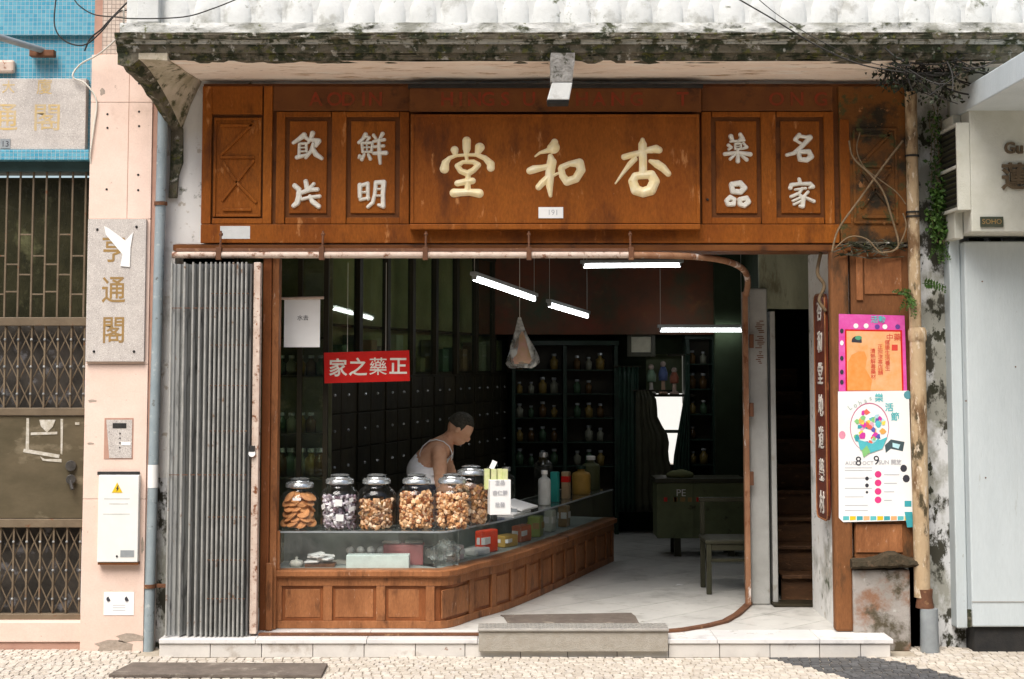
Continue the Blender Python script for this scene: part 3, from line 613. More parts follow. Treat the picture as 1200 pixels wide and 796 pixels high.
# timber posts left of the display case
dp = T('door_post', 'brown moulded timber post between folding gate and display case', 'post', (X(314, -.02), .0, ZF))
box('outer_post', m_wood, dp, X(306, -.03, 520), X(316, -.03, 520), -.03, .1, ZF + .001, Z(302, -.03), .006)
box('inner_post', m_woodw, dp, X(317, -.01, 520), X(325, -.01, 520), -.01, .1, ZF + .002, Z(302, -.01), .006)
box('lower_post', m_woodw, dp, X(311, -.06, 690), X(319, -.06, 690), -.06, -.031, ZF + .003, Z(660, -.06), .008)

# ------------------------------------------------------------------ counter with glass case
pxs = [(320, 736), (400, 735), (480, 733.5), (525, 731), (556, 726), (590, 716), (625, 702), (660, 686), (690, 671.5), (719, 658)]
raw = [PF(a, b, ZF) for a, b in pxs]; raw[0].y = raw[1].y = raw[2].y = .04; raw[3].y = .055
path = []
for i in range(len(raw) - 1):
    p0, p1, p2, p3 = raw[max(i - 1, 0)], raw[i], raw[i + 1], raw[min(i + 2, len(raw) - 1)]
    for k in range(5):
        t = k / 5; path.append(.5 * ((2 * p1) + (p2 - p0) * t + (2 * p0 - 5 * p1 + 4 * p2 - p3) * t * t + (3 * p1 - p0 - 3 * p2 + p3) * t ** 3))
path.append(raw[-1].copy())
acc = [0]
for p, q in zip(path, path[1:]): acc.append(acc[-1] + (q - p).length)
def at(s_):
    for i in range(len(acc) - 1):
        if acc[i + 1] >= s_ or i == len(acc) - 2:
            t = (s_ - acc[i]) / (acc[i + 1] - acc[i]); p = path[i].lerp(path[i + 1], t); d_ = (path[i + 1] - path[i]).normalized(); return p, d_
def s_of_px(px):
    return min((abs(project(at(acc[-1] * k / 400)[0])[0] - px), acc[-1] * k / 400) for k in range(401))[1]
def nrm(i):
    d_ = (path[min(i + 1, len(path) - 1)] - path[max(i - 1, 0)]).normalized(); return Vector((d_.y, -d_.x, 0))
def sweep(prof, closed=True, i0=0, i1=None):
    b = MB(); i1 = len(path) if i1 is None else i1; n_ = len(prof); vs = []; fs = []
    idx = list(range(i0, i1))
    for i in idx:
        nn = nrm(i)
        for o_, z in prof: vs.append(path[i] + nn * o_ + Vector((0, 0, z - path[i].z)))
    for a in range(len(idx) - 1):
        for k in range(n_ if closed else n_ - 1): fs.append((a * n_ + k, (a + 1) * n_ + k, (a + 1) * n_ + (k + 1) % n_, a * n_ + (k + 1) % n_))
    if closed: fs += [tuple(range(n_)), tuple((len(idx) - 1) * n_ + k for k in range(n_ - 1, -1, -1))]
    return b.add(vs, fs)
zs = Z(677, .03); zg0 = Z(668, .03); zg1 = Z(624, .05)
ct = T('counter', 'long brown panelled wooden counter with curved corner and glass display case', 'counter', (-.6, .4, ZF))
sweep([(-.012, ZF + .002), (-.012, zs), (-.05, zs), (-.05, ZF + .002)]).build('base_board', m_wood, ct)
sweep([(.004, ZF + .001), (.004, ZF + .05), (-.0118, ZF + .05), (-.0118, ZF + .001)]).build('skirting', m_woodw, ct, bevel=.002)
sweep([(.006, zs - .055), (.006, zs), (-.0118, zs), (-.0118, zs - .055)]).build('top_board', m_woodw, ct, bevel=.002)
sweep([(.02, zs + .0005), (.035, zs + .012), (.035, zg0 - .006), (.02, zg0), (-.09, zg0), (-.09, zs + .0005)]).build('sill_moulding', m_woodw, ct, bevel=.002)
stl = [322, 384, 446, 503, 552]
SS = [s_of_px(p) for p in stl] ; s_ = SS[-1]; SS[0] = .03
while s_ < acc[-1] - .2: s_ += .30; SS.append(min(s_, acc[-1] - .03))
for a in SS:
    p, d_ = at(a); nn = Vector((d_.y, -d_.x, 0)); c_ = p + nn * (-.004)
    MB().obox((c_.x, c_.y, (ZF + .0505 + zs - .0555) / 2), .06, .016, zs - ZF - .107, math.atan2(d_.y, d_.x)).build('stile', m_woodw, ct, bevel=.003)
for a, b in zip(SS, SS[1:]):
    p, d_ = at((a + b) / 2); nn = Vector((d_.y, -d_.x, 0)); c_ = p + nn * (-.012)
    MB().obox((c_.x, c_.y, (ZF + zs) / 2 - .004), (b - a) - .1, .008, zs - ZF - .15, math.atan2(d_.y, d_.x)).build('panel', m_woodw, ct, bevel=.004)
# glass case
brk = [s_of_px(508), s_of_px(540), s_of_px(610), s_of_px(665)]
def gi(s_): return min(range(len(acc)), key=lambda i: abs(acc[i] - s_))
cuts = [0] + [gi(q) for q in brk] + [len(path) - 1]
for a, b in zip(cuts, cuts[1:]):
    if b > a: sweep([(-.006, zg0 + .001), (-.006, zg1)], False, a, b + 1).build('glass_pane', m_caseglass, ct)
for a in cuts[1:-1]:
    p = path[a] + nrm(a) * -.005; MB().tube([(p.x, p.y, zg0 + .001), (p.x, p.y, zg1)], .003, 5).build('glass_joint', m_caseglass, ct)
sweep([(.0, zg1 + .001), (.0, zg1 + .007), (-.42, zg1 + .007), (-.42, zg1 + .001)]).build('glass_top', m_glass, ct)
sweep([(.003, zg1 - .002), (.003, zg1 + .009), (-.006, zg1 + .009), (-.006, zg1 - .002)]).build('steel_edge', m_zinc, ct)
sweep([(-.092, zg0 - .018), (-.092, zg0 - .002), (-.45, zg0 - .002), (-.45, zg0 - .018)]).build('case_floor', M('grey_shelf', (.3, .33, .31), (.24, .27, .25), .6), ct)
sweep([(-.452, ZF + .002), (-.452, zg1), (-.47, zg1), (-.47, ZF + .002)]).build('rear_board', M('grey_green_board', (.24, .27, .24), (.18, .2, .18), .7), ct)
box('corner_post', m_woodw, ct, X(321, .03, 645), X(328, .03, 645), .022, .06, zg0 + .001, zg1 + .012, .003)

# ------------------------------------------------------------------ jars
def jar_shell(root, r=.135, h=.30):
    prof = [(.0, .0), (r * .9, .0), (r * .98, .012), (r, .04), (r, h * .72), (r * .96, h * .8), (r * .78, h * .9), (r * .64, h * .95), (r * .62, h), (r * .68, h + .006)]
    MB().lathe(prof, root.location, 28, False).build('glass_body', m_jar, root, smooth=True)
    lp = [(.0, h + .001), (r * .68, h + .001), (r * .72, h + .006), (r * .7, h + .03), (r * .64, h + .038), (r * .5, h + .042), (r * .46, h + .05), (.0, h + .05)]
    ld = MB().lathe(lp, root.location, 28, False).build('lid', m_jarlid, root, smooth='auto')
    MB().lathe([(0, h + .0505), (r * .4, h + .0505), (r * .5, h + .06), (r * .3, h + .068), (0, h + .068)], root.location, 20, False).build('knob', m_jarlid, ld, smooth='auto')
m_jarlid = M('frosted_jar_lid', (.6, .62, .62), (.35, .37, .37), .2, 22, .3, 60, metal=.75)
m_cookie = M('baked_cookie', (.62, .3, .12), (.5, .21, .08), .8, 20, .5, 60, rvar=.25)
m_ginger = M('dried_root_slices', (.6, .4, .2), None, .7, 30, .4, 60, island=[(.68, .4, .2), (.4, .17, .06), (.78, .55, .36), (.24, .07, .02), (.55, .27, .11), (.74, .47, .26)])
m_ging2 = M('dried_mushroom_slices', (.6, .4, .2), None, .7, 30, .4, 60, island=[(.56, .35, .2), (.3, .15, .05), (.74, .55, .38), (.14, .06, .03), (.5, .28, .14), (.34, .15, .06)])
m_candy = M('purple_wrapped_sweets', (.3, .2, .3), None, .25, 30, .3, 60, island=[(.3, .25, .29), (.46, .42, .45), (.12, .08, .1), (.72, .7, .71), (.22, .15, .18)], spec=.9)
def rot3(): return Matrix.Rotation(rnd.uniform(0, 6.28), 3, 'Z') @ Matrix.Rotation(rnd.uniform(0, 3.14), 3, 'X') @ Matrix.Rotation(rnd.uniform(0, 6.28), 3, 'Y')
def chunks(root, r, h, mat, name, n=420, s0=.016, s1=.029, flat=.42):
    b = MB(); c = root.location
    for i in range(n):
        a = rnd.uniform(0, 6.28) if rnd.random() < .25 else rnd.uniform(3.0, 6.4); q = r * (.93 - abs(rnd.gauss(0, .12)) - (rnd.random() < .2) * rnd.random() * .6); q = max(0, q - .024)
        z = .015 + rnd.random() * h
        s_ = rnd.uniform(s0, s1)
        b.ball((c[0] + q * math.cos(a), c[1] + q * math.sin(a), c[2] + z), (s_, s_ * rnd.uniform(.6, .9), s_ * flat), 5, 3, rot3())
    return b.build(name, mat, root, kind='stuff')
ZJ = zg1 + .008
def jar(px, Yj, label, r=.135, h=.30):
    t = T('glass_jar', label, 'jar', (X(px, Yj, 600), Yj, ZJ), 'big glass jars lined up on the counter'); jar_shell(t, r, h); return t
def lab(root, dz, r, wd=.07, hg=.022, off=0.0, mat=None):
    b = MB(); c = root.location; n_ = 5; vs = []
    for k in range(n_ + 1):
        a = -math.pi / 2 + off + (k / n_ - .5) * wd / r
        for z in (dz, dz + hg): vs.append((c[0] + (r + .002) * math.cos(a), c[1] + (r + .002) * math.sin(a), c[2] + z))
    b.add(vs, [(2 * k, 2 * k + 2, 2 * k + 3, 2 * k + 1) for k in range(n_)]); b.build('paper_label', mat or m_paper, root)
j = jar(351, .2, 'glass jar of round brown biscuits, first from the folding gate', .135, .275)
c0 = j.location
for z, rr_ in ((.02, .0), (.05, 0), (.085, 0), (.12, 0), (.155, 0), (.19, 0)):
    for k in range(4):
        a = R(212 + 38 * k + 15 * (int(z * 30) % 2) + rnd.uniform(-8, 8)) ; q = .088 + rnd.uniform(-.008, .008)
        m4 = Matrix.Rotation(a + R(90), 3, 'Z') @ Matrix.Rotation(R(rnd.uniform(30, 62)), 3, 'X') @ Matrix.Rotation(R(rnd.uniform(-20, 20)), 3, 'Y')
        pr = [(0, -.008), (.036, -.008), (.045, -.003), (.045, .003), (.036, .008), (0, .008)]
        b = MB(); b.lathe(pr, (0, 0, 0), 14, False); b.v = [tuple(m4 @ Vector(v) + Vector((c0.x + q * math.cos(a), c0.y + q * math.sin(a), c0.z + z + .03))) for v in b.v]
        b.build('biscuit', m_cookie, j, smooth='auto')
MB().lathe([(.0, .01), (.05, .01), (.05, .18), (0, .2)], c0, 16, False).build('biscuit_pile', m_cookie, j)
lab(j, .2, .135, .055, .018)
j = jar(398, .2, 'glass jar of purple wrapped sweets with square white labels')
chunks(j, .135, .21, m_candy, 'sweets', 300, .016, .028)
for a, z, s_ in ((-1.52, .185, .05), (-2.5, .155, .04), (-1.45, .085, .052), (-.75, .14, .034), (-.8, .2, .03)):
    c = j.location; q = .127; m3 = Matrix.Rotation(a + math.pi / 2, 3, 'Z') @ Matrix.Rotation(rnd.uniform(-.5, .5), 3, 'Y')
    MB().obox((c.x + q * math.cos(a), c.y + q * math.sin(a), c.z + z), s_, .004, s_ * .85, m3).build('square_label', m_paper, j)
chunks(jar(441, .2, 'glass jar of dried yellow root slices, partly filled, third from the gate'), .135, .18, m_ging2, 'root_slices')
j = jar(488, .21, 'full glass jar of pale brown dried slices with thick clip lid'); chunks(j, .135, .235, m_ginger, 'root_slices', 520)
j = jar(530, .24, 'full glass jar of reddish dried slices in front of the rear jar'); chunks(j, .13, .22, m_ginger, 'root_slices', 500)
j = jar(552, .46, 'glass jar of large dried roots standing behind the row, next to carton', .135, .34); chunks(j, .135, .25, m_ging2, 'large_slices', 300, .02, .032, .6)
# carton with yellow green packets
cb = T('paper_carton', 'white open paper carton with handwriting holding pale green packets', 'carton', (X(585, .3), .3, ZJ))
aa = R(12)
MB().obox((X(585, .26), .3, Z(583, .26)), .145, .09, .235, aa).build('box', m_paper, cb, bevel=.003)
for i, (px, py) in enumerate(((569, 560), (577, 558), (584, 559), (590, 562))):
    MB().obox((X(px, .33) + .01, .31 - (i % 2) * .02, Z(572, .3) + .06), .036, .03, .14, aa).build('packet', M('pale_green_carton', (.5, .56, .24), (.62, .6, .36), .5, 30), cb, bevel=.002)
MB().obox((X(578, .3), .3, Z(545, .3)), .035, .004, .06, Matrix.Rotation(R(25), 3, 'Y')).build('price_tag', m_paper, cb)
for i, py in enumerate((566, 578, 592)): letters(['正品', '杏仁餅', '批發'][i], .035, m_grey_print, cb, (X(586, .245, py) , .251 - .0, Z(py, .25)), face=Matrix.Rotation(aa, 4, 'Z') @ Matrix.Rotation(R(90), 4, 'X'), ext=.0005, bold=.0005, name='handwriting')

def carton(name, label, cat, cx, cy, z0, sx, sy, sz, mat, ang=0, sub=None, bev=.003):
    t = T(name, label, cat, (cx, cy, z0)); MB().obox((cx, cy, z0 + sz / 2), sx, sy, sz, R(ang)).build('body', mat, t, bevel=bev)
    return t
def plain(name, c, rough=.5, c2=None, **k): return M(name, c, c2 or tuple(q * .8 for q in c), rough, 12, **k)
# things inside the glass case (front run)
zc = zg0 - .001
t = T('lidded_pot', 'small white lidded pot in the corner of the glass case', 'pot', (X(350, .2), .2, zc)); MB().lathe([(0, 0), (.04, 0), (.05, .02), (.04, .04), (.01, .048), (.008, .055), (.012, .062), (0, .066)], t.location, 16, False).build('body', plain('cream_china', (.7, .68, .6)), t, smooth=True)
t = T('packet_tray', 'tray piled with white paper packets in the glass case', 'tray', (X(375, .22), .22, zc))
MB().obox((X(378, .22), .22, zc + .012), .2, .12, .02, 0).build('tray', m_signd, t)
for k in range(7): MB().obox((X(378, .22) + rnd.uniform(-.06, .06), .2 + rnd.uniform(-.03, .03), zc + .035 + k * .008), .1, .07, .012, Matrix.Rotation(rnd.uniform(-.6, .6), 3, 'Z') @ Matrix.Rotation(rnd.uniform(-.3, .3), 3, 'Y')).build('packet', m_paper, t, bevel=.003)
carton('flat_box', 'pale blue flat box lying front in the glass case', 'box', X(444, .12), .17, zc, .42, .12, .085, plain('pale_blue_card', (.62, .72, .68)), 0)
carton('flat_box', 'dark pink flat box behind the pale blue one', 'box', X(474, .3), .34, zc, .27, .14, .135, plain('dusty_pink_card', (.5, .17, .17)), 0)
t = T('egg_tray', 'clear tray of white round sweets behind the pale blue box', 'tray', (X(437, .33), .34, zc))
MB().obox((X(437, .33), .34, zc + .035), .26, .13, .07, 0).build('tray', plain('grey_card', (.4, .4, .37)), t)
for k in range(5): MB().ball((X(412 + k * 12, .3), .3, zc + .095), .028, 10, 7).build('round_sweet', plain('white_sweet', (.72, .7, .66)), t, smooth=True)
t = T('plastic_bag', 'crumpled clear plastic bag at the curved corner of the case', 'bag', (X(522, .3), .3, zc))
m_plas = glass('crumpled_plastic', (.75, .78, .76), 1, .2, .25, 1.6)
b = MB(); b.ball((X(522, .3), .26, zc + .07), (.11, .07, .08), 22, 14); b.v = [tuple(Vector(v) + Vector((noise.noise(Vector(v) * 25), noise.noise(Vector(v) * 25 + Vector((9, 0, 0))), noise.noise(Vector(v) * 22 + Vector((0, 9, 0))))) * .05) for v in b.v]; b.build('film', m_plas, t)
for k, (px, c) in enumerate(((404, (.62, .58, .5)), (460, (.7, .68, .62)), (486, (.66, .66, .6)), (500, (.3, .32, .28)))):
    q_ = carton('paper_bundle', ['small folded cream paper bundle behind the packet tray', 'white folded paper on the dark pink box', 'second white paper at the right end of the dark pink box', 'grey green tin beside the crumpled clear bag'][k], 'bundle', X(px, .36), .36, zc + (.138 if k in (1, 2) else 0), .12, .08, (.012, .02)[k == 0] if k < 3 else .12, plain('bundle_paper', c), rnd.uniform(-20, 20))
# diagonal run: packets, red and yellow things
items = [(560, 640, 'white_paper_bag', 'crumpled pink and white printed bag inside the counter bend', (.55, .45, .45), .1, .07, .08), (588, 636, 'white_box', 'low white box in the glass case next to red packets', (.65, .6, .55), .12, .08, .04),
         (600, 622, 'red_packet', 'bright red packet in the glass case beyond the white box', (.55, .05, .02), .13, .05, .13), (622, 618, 'yellow_packet', 'yellow and brown packet pile in the counter case', (.4, .25, .06), .12, .08, .07),
         (640, 606, 'red_packet', 'faded red packet lying on the yellow pile side of the case', (.4, .1, .04), .12, .07, .1), (656, 606, 'green_tin', 'olive green tin in the far half of the case', (.16, .2, .05), .09, .08, .13),
         (672, 596, 'white_bottle', 'pale bottle standing near the far end inside the case', (.4, .42, .36), .06, .06, .14), (688, 590, 'brown_packet', 'brown packet standing at the far end inside the case', (.25, .16, .08), .08, .06, .14)]
for px, py, nm, lb, c, sx, sy, sz in items:
    p, d_ = at(s_of_px(px)); nn = Vector((d_.y, -d_.x, 0)); q = p - nn * .2
    sx *= 1.5; sy *= 1.3; sz *= 1.25; c = tuple(min(.85, v * 1.5) for v in c)
    t = T(nm, lb, nm.split('_')[1], (q.x, q.y, zc)); b = MB(); b.obox((q.x, q.y, zc + sz / 2), sx, sy, sz, math.atan2(d_.y, d_.x) + rnd.uniform(-.3, .3))
    o_ = b.build('body', plain(nm, c, .4, bump=.3), t, bevel=.012)
    b = MB(); b.obox((q.x, q.y, zc + sz * .55), sx * 1.01, sy * 1.01, sz * .3, math.atan2(d_.y, d_.x)); b.build('band', m_paper if c[0] > .3 else m_gold_dull, t)
# things on the far part of the counter top
def ontop(px, back):
    p, d_ = at(s_of_px(px)); nn = Vector((d_.y, -d_.x, 0)); q = p - nn * back; return q, math.atan2(d_.y, d_.x)
q, an = ontop(620, .12); t = T('paper_stack', 'white papers and slanted clipboard lying on the counter top', 'papers', (q.x, q.y, ZJ))
MB().obox((q.x, q.y, ZJ + .006), .36, .13, .01, an).build('sheet', m_paper, t); MB().obox((q.x + .03, q.y + .12, ZJ + .05), .33, .2, .014, Matrix.Rotation(an, 3, 'Z') @ Matrix.Rotation(R(14), 3, 'X')).build('clipboard', m_paper, t)
MB().obox((q.x + .03, q.y + .1, ZJ + .022), .3, .1, .03, an).build('pad', m_zinc, t)
def bottle_mesh(t, r, h, mat, capm):
    c = t.location
    MB().lathe([(0, 0), (r * .95, 0), (r, .01), (r, h * .68), (r * .9, h * .75), (r * .4, h * .82), (r * .38, h * .9), (0, h * .9)], c, 14, False).build('body', mat, t, smooth=True)
    MB().lathe([(0, h * .89), (r * .5, h * .89), (r * .5, h), (0, h)], c, 12, False).build('cap', capm, t, smooth='auto')
def bottle(q, z, r, h, mat, capm, name, label, cat='bottle', group=None):
    t = T(name, label, cat, (q.x, q.y, z), group); bottle_mesh(t, r, h, mat, capm); return t
m_bl = plain('blue_plastic', (.04, .08, .25)); m_yel = plain('yellow_contents', (.45, .27, .06)); m_brg = glass('dim_jar_glass', (.6, .6, .5), 1, .1, .1)
q, an = ontop(655, .12); bottle(q, ZJ, .05, .27, plain('white_plastic', (.6, .62, .58)), m_paper, 'plastic_bottle', 'tall white plastic bottle on the counter left of the teal packet')
q, an = ontop(667, .12); t = T('tall_packet', 'teal striped packet between white bottle and striped pack on counter', 'packet', (q.x, q.y, ZJ)); MB().obox((q.x, q.y, ZJ + .12), .06, .06, .24, an).build('body', plain('teal_card', (.03, .3, .26)), t, bevel=.004)
q, an = ontop(680, .12); t = T('tall_packet', 'beige and red striped packet on the counter beside teal packet', 'packet', (q.x, q.y, ZJ)); MB().obox((q.x, q.y, ZJ + .11), .07, .06, .22, an).build('body', plain('beige_card', (.42, .3, .17)), t, bevel=.004); MB().obox((q.x, q.y, ZJ + .16), .071, .061, .05, an).build('band', m_red, t)
q, an = ontop(697, .12); bottle(q, ZJ, .08, .24, m_yel, m_dgreen, 'storage_jar', 'jar with yellow contents near the far end of counter', 'jar')
q, an = ontop(712, .15); bottle(q, ZJ, .08, .3, plain('olive_jar', (.1, .11, .05)), m_paper, 'storage_jar', 'dark jar with white lid at the far counter end', 'jar')
q, an = ontop(640, .35); bottle(q, ZJ, .05, .2, m_bl, m_bl, 'plastic_bottle', 'small blue bottle behind the papers on the counter')
q, an = ontop(650, .4); bottle(q, ZJ, .07, .3, m_brg, m_lid, 'storage_jar', 'clear glass jar with round lid behind the tall white bottle', 'jar')
q, an = ontop(690, .4); bottle(q, ZJ, .08, .36, m_brg, m_lid, 'storage_jar', 'tall clear glass jar behind the striped packets', 'jar')

# ------------------------------------------------------------------ shopkeeper
m_skin = M('skin', (.74, .44, .28), (.66, .35, .21), .5, 14, .15, 200, spots=[((.5, .22, .12), .58, .7, 16)])
m_vest = M('white_vest_cotton', (.93, .93, .92), (.88, .88, .87), .8, 12, .2, 60)
m_hair = M('cropped_grey_black_hair', (.03, .028, .02), (.08, .075, .055), .7, 60, .6, 150)
MY = 1.35
def mp(px, py, dy=0.0): return P(px, py, MY + dy)
man = T('person', 'man in white sleeveless vest bending over the counter behind the jars', 'person', (mp(500, 600).x, MY, ZF))
b = MB()
def caps(a, ra, c, rc, n=8, sq=1.0):
    for k in range(n + 1):
        t = k / n; p = Vector(a).lerp(Vector(c), t); r = ra + (rc - ra) * t
        b.ball(p, (r, r, r), 14, 9)
hip = mp(501, 612); hip2 = Vector((hip.x, MY, .98)); chest = mp(504, 545); sh = mp(517, 521)
for k in range(13):        # trunk, wide across, thin front to back
    t = k / 12; p = hip2.lerp(Vector((sh.x - .02, MY + .03, sh.z - .04)), t); p.x -= .05 * math.sin(t * math.pi)
    wd = .17 - .02 * math.sin(t * math.pi) + .02 * t
    b.ball(p, (.115 + .01 * math.sin(t * 3.14), wd, .09), 18, 10)
nk = mp(524, 516, .05); hd = mp(538, 503, .04)
caps((sh.x, MY + .04, sh.z - .01), .075, nk, .058, 4); caps(nk, .056, hd, .056, 4)
hr = Matrix.Rotation(R(38), 3, 'Y')
b.ball(hd + hr @ Vector((.0, 0, .02)), (.098, .076, .105), 24, 16, hr); b.ball(hd + hr @ Vector((.035, 0, -.055)), (.062, .055, .06), 16, 10, hr)
b.ball(hd + hr @ Vector((.1, 0, -.02)), (.022, .014, .026), 8, 6, hr); b.ball(hd + hr @ Vector((.082, 0, -.062)), (.02, .024, .012), 8, 6, hr); b.ball(hd + hr @ Vector((.083, 0, .018)), (.018, .045, .012), 8, 6, hr)
b.ball(hd + hr @ Vector((-.005, -.078, -.01)), (.02, .01, .03), 10, 8, hr); b.ball(hd + hr @ Vector((-.005, .078, -.01)), (.02, .01, .03), 10, 8, hr)
for sgn in (-1, 1):
    s0 = Vector((sh.x - .01, MY + .03 + sgn * .17, sh.z - .05)); el = s0 + (Vector((.02, -.02, -.27)) if sgn < 0 else Vector((.10, .0, -.25))); wr = el + Vector((.22, -.02, -.06)); 
    caps(s0, .062, el, .045, 7); caps(el, .043, wr, .028, 7)
    b.ball(wr + Vector((.045, 0, -.008)), (.05, .04, .016), 12, 8)
    for k in range(4): caps(wr + Vector((.085, -.027 + k * .018, -.008)), .0105, wr + Vector((.125 - abs(k - 1.4) * .006, -.03 + k * .02, -.022)), .009, 4); caps(wr + Vector((.125 - abs(k - 1.4) * .006, -.03 + k * .02, -.022)), .009, wr + Vector((.145 - abs(k - 1.4) * .006, -.03 + k * .02, -.044)), .008, 3)
    caps(wr + Vector((.03, -sgn * -.035, -.01)), .012, wr + Vector((.085, sgn * -.06 * -1, -.025)), .0095, 4)
    caps((hip2.x, MY + sgn * .09, .95), .085, (hip2.x + .03, MY + sgn * .1, .55), .06, 8); caps((hip2.x + .03, MY + sgn * .1, .55), .058, (hip2.x - .02, MY + sgn * .1, .2), .042, 8)
    b.ball((hip2.x + .04, MY + sgn * .1, ZF + .035), (.12, .045, .035), 14, 8)
body = b.build('body', m_skin, man, smooth=True)
rm = body.modifiers.new('skin', 'REMESH'); rm.mode = 'VOXEL'; rm.voxel_size = .0075; rm.use_smooth_shade = True
sm_ = body.modifiers.new('smooth', 'SMOOTH'); sm_.factor = .5; sm_.iterations = 4
# vest: closed shell over the trunk, open at arms and neck, with straps
b = MB(); rings = []
for k in range(15):
    t = k / 14 * .86; p = hip2.lerp(Vector((sh.x - .02, MY + .03, sh.z - .04)), t); p.x -= .05 * math.sin(t * math.pi)
    wd = (.17 - .02 * math.sin(t * math.pi) + .02 * t) + .014; dx = .118 + .01 * math.sin(t * 3.14) + .014; ring = []
    for q in range(28):
        a = 2 * math.pi * q / 28; x_ = math.cos(a) * dx; y_ = math.sin(a) * wd
        dip = .0
        if t > .5: dip = -(t - .5) * .42 * abs(math.sin(a)) ** 4
        ring.append((p.x + x_, p.y + y_, p.z + dip + noise.noise(Vector((x_ * 9, y_ * 9, p.z * 9))) * .006))
    rings.append(ring)
b.add([v for r_ in rings for v in r_], [(i * 28 + k, i * 28 + (k + 1) % 28, (i + 1) * 28 + (k + 1) % 28, (i + 1) * 28 + k) for i in range(14) for k in range(28)])
for sgn in (-1, 1):
    pts = []
    for k in range(9):
        a = R(200 - k * 27.5) ; pts.append((sh.x - .035 + .125 * math.cos(a), MY + .03 + sgn * .1, sh.z - .075 + .118 * math.sin(a)))
    n0 = len(b.v); vs = []
    for p in pts: vs += [(p[0], p[1] - .032, p[2]), (p[0], p[1] + .032, p[2])]
    b.add(vs, [(2 * k, 2 * k + 1, 2 * k + 3, 2 * k + 2) for k in range(len(pts) - 1)])
v = b.build('vest', m_vest, man, smooth=True); so_ = v.modifiers.new('cloth', 'SOLIDIFY'); so_.thickness = .005; so_.offset = 1
b = MB(); b.ball((hip2.x, MY, .93), (.15, .2, .13), 20, 12)
for sgn in (-1, 1): b.tube([(hip2.x, MY + sgn * .09, .95), (hip2.x + .03, MY + sgn * .1, .56), (hip2.x - .01, MY + sgn * .1, .25)], [.115, .085, .07], 14)
b.build('trousers', plain('dark_blue_cloth', (.03, .035, .05)), man, smooth=True)
b = MB(); vs = []; n_, m_ = 28, 12
for i in range(m_ + 1):
    ph = math.pi / 2 * (1 - i / m_ * 1.12)
    for k in range(n_):
        a = 2 * math.pi * k / n_; dd = Vector((.103 * math.cos(ph) * math.cos(a), .081 * math.cos(ph) * math.sin(a), .112 * math.sin(ph) + .02))
        if math.cos(a) > .3 and i > 7: dd *= .93
        dd *= 1 + noise.noise(dd * 90) * .03; vs.append(hd + hr @ (dd + Vector((-.008, 0, .004))))
b.add(vs, [(i * n_ + k, (i + 1) * n_ + k, (i + 1) * n_ + (k + 1) % n_, i * n_ + (k + 1) % n_) for i in range(m_) for k in range(n_)])
b.build('hair', m_hair, man, smooth=True)

b = MB(); q = PF(796, 686, ZF + .002); b.poly([(q.x - .03, q.y - .02, ZF + .003), (q.x + .02, q.y - .03, ZF + .006), (q.x + .035, q.y + .03, ZF + .002), (q.x - .01, q.y + .035, ZF + .009)])
tag(b.build('paper_scrap', m_paper), 'tiny white paper scrap on the marble shop floor', 'scrap')
# ------------------------------------------------------------------ hanging things
t = T('paper_scroll', 'white blank paper sheet hanging from a rod behind the display window', 'scroll', (X(355, .25), .25, Z(407, .25)))
box('sheet', m_paper, t, X(333, .25, 378), X(375, .25, 378), .25, .253, Z(407, .25), Z(351, .25), 0)
MB().tube([(X(326, .25), .247, Z(350, .25)), (X(379, .25), .247, Z(349, .25))], .01, 8).build('rod', m_rail_t, t, smooth='auto')
letters('水去', .04, m_black_print, t, (X(355, .25, 373), .2485, Z(373, .25)), ext=.0005, name='handwriting')
rsn = T('red_banner', 'red board with four white characters hanging inside the shop', 'sign', (X(430, .5), .5, Z(449, .5)))
ro = Matrix.Rotation(R(-1.6), 3, 'Y'); cc = P(430, 430, .5)
MB().obox(cc, abs(X(480, .5) - X(380, .5)), .012, Z(412, .5) - Z(448, .5), ro).build('board', m_red, rsn, bevel=.001)
for i, ch in enumerate('家之藥正'):
    letters(ch, .132, m_glyph, rsn, (X(396 + i * 23.5, .49, 430), .4935, Z(432.5 - i * .7, .49)), bold=(.0004 if ch == '藥' else .0026), ext=.0006, name='character')
for px, t0 in ((407, 308), (452, 308)): MB().tube([(X(px, .5), .5, Z(t0, .5)), (X(px, .5), .5, Z(414, .5))], .0018, 5).build('string', m_wcable, rsn)
bag = T('hanging_bag', 'clear plastic bag of dried goods hanging from the shop ceiling', 'bag', (X(608, .9), .9, Z(430, .9)))
b = MB(); bz0, bz1 = Z(430, .9), Z(372, .9); bx_ = X(609, .9)
prof = [(.01, 1), (.018, .93), (.03, .8), (.055, .6), (.085, .4), (.105, .2), (.11, .08), (.09, .0)]
vs = []
for r_, t_ in prof:
    for k in range(24):
        a = 2 * math.pi * k / 24; rr_ = r_ * (1 + .14 * math.sin(3 * a + t_ * 5) + .09 * math.sin(7 * a)); vs.append((bx_ + rr_ * math.cos(a) + (.02 * (1 - t_)), .9 + rr_ * .6 * math.sin(a), bz0 + (bz1 - bz0) * t_ + .012 * math.sin(2 * a) * (1 - t_)))
b.add(vs, [(i * 24 + k, i * 24 + (k + 1) % 24, (i + 1) * 24 + (k + 1) % 24, (i + 1) * 24 + k) for i in range(7) for k in range(24)] + [tuple(7 * 24 + k for k in range(24))])
b.build('film', glass('milky_film', (.7, .7, .65), .9, .25, .7), bag, smooth=True)
b = MB(); b.lathe([(0, .02), (.07, .02), (.085, .05), (.06, .14), (.025, .25), (.0, .3)], (bx_ + .015, .9, bz0), 16, False); b.build('contents', plain('pinkish_dried_goods', (.5, .3, .25), .7, (.4, .3, .15), bump=.5), bag, smooth=True)
MB().tube([(bx_, .9, bz1 - .01), (bx_, .9, ZC)], .002, 5).build('string', m_wcable, bag)

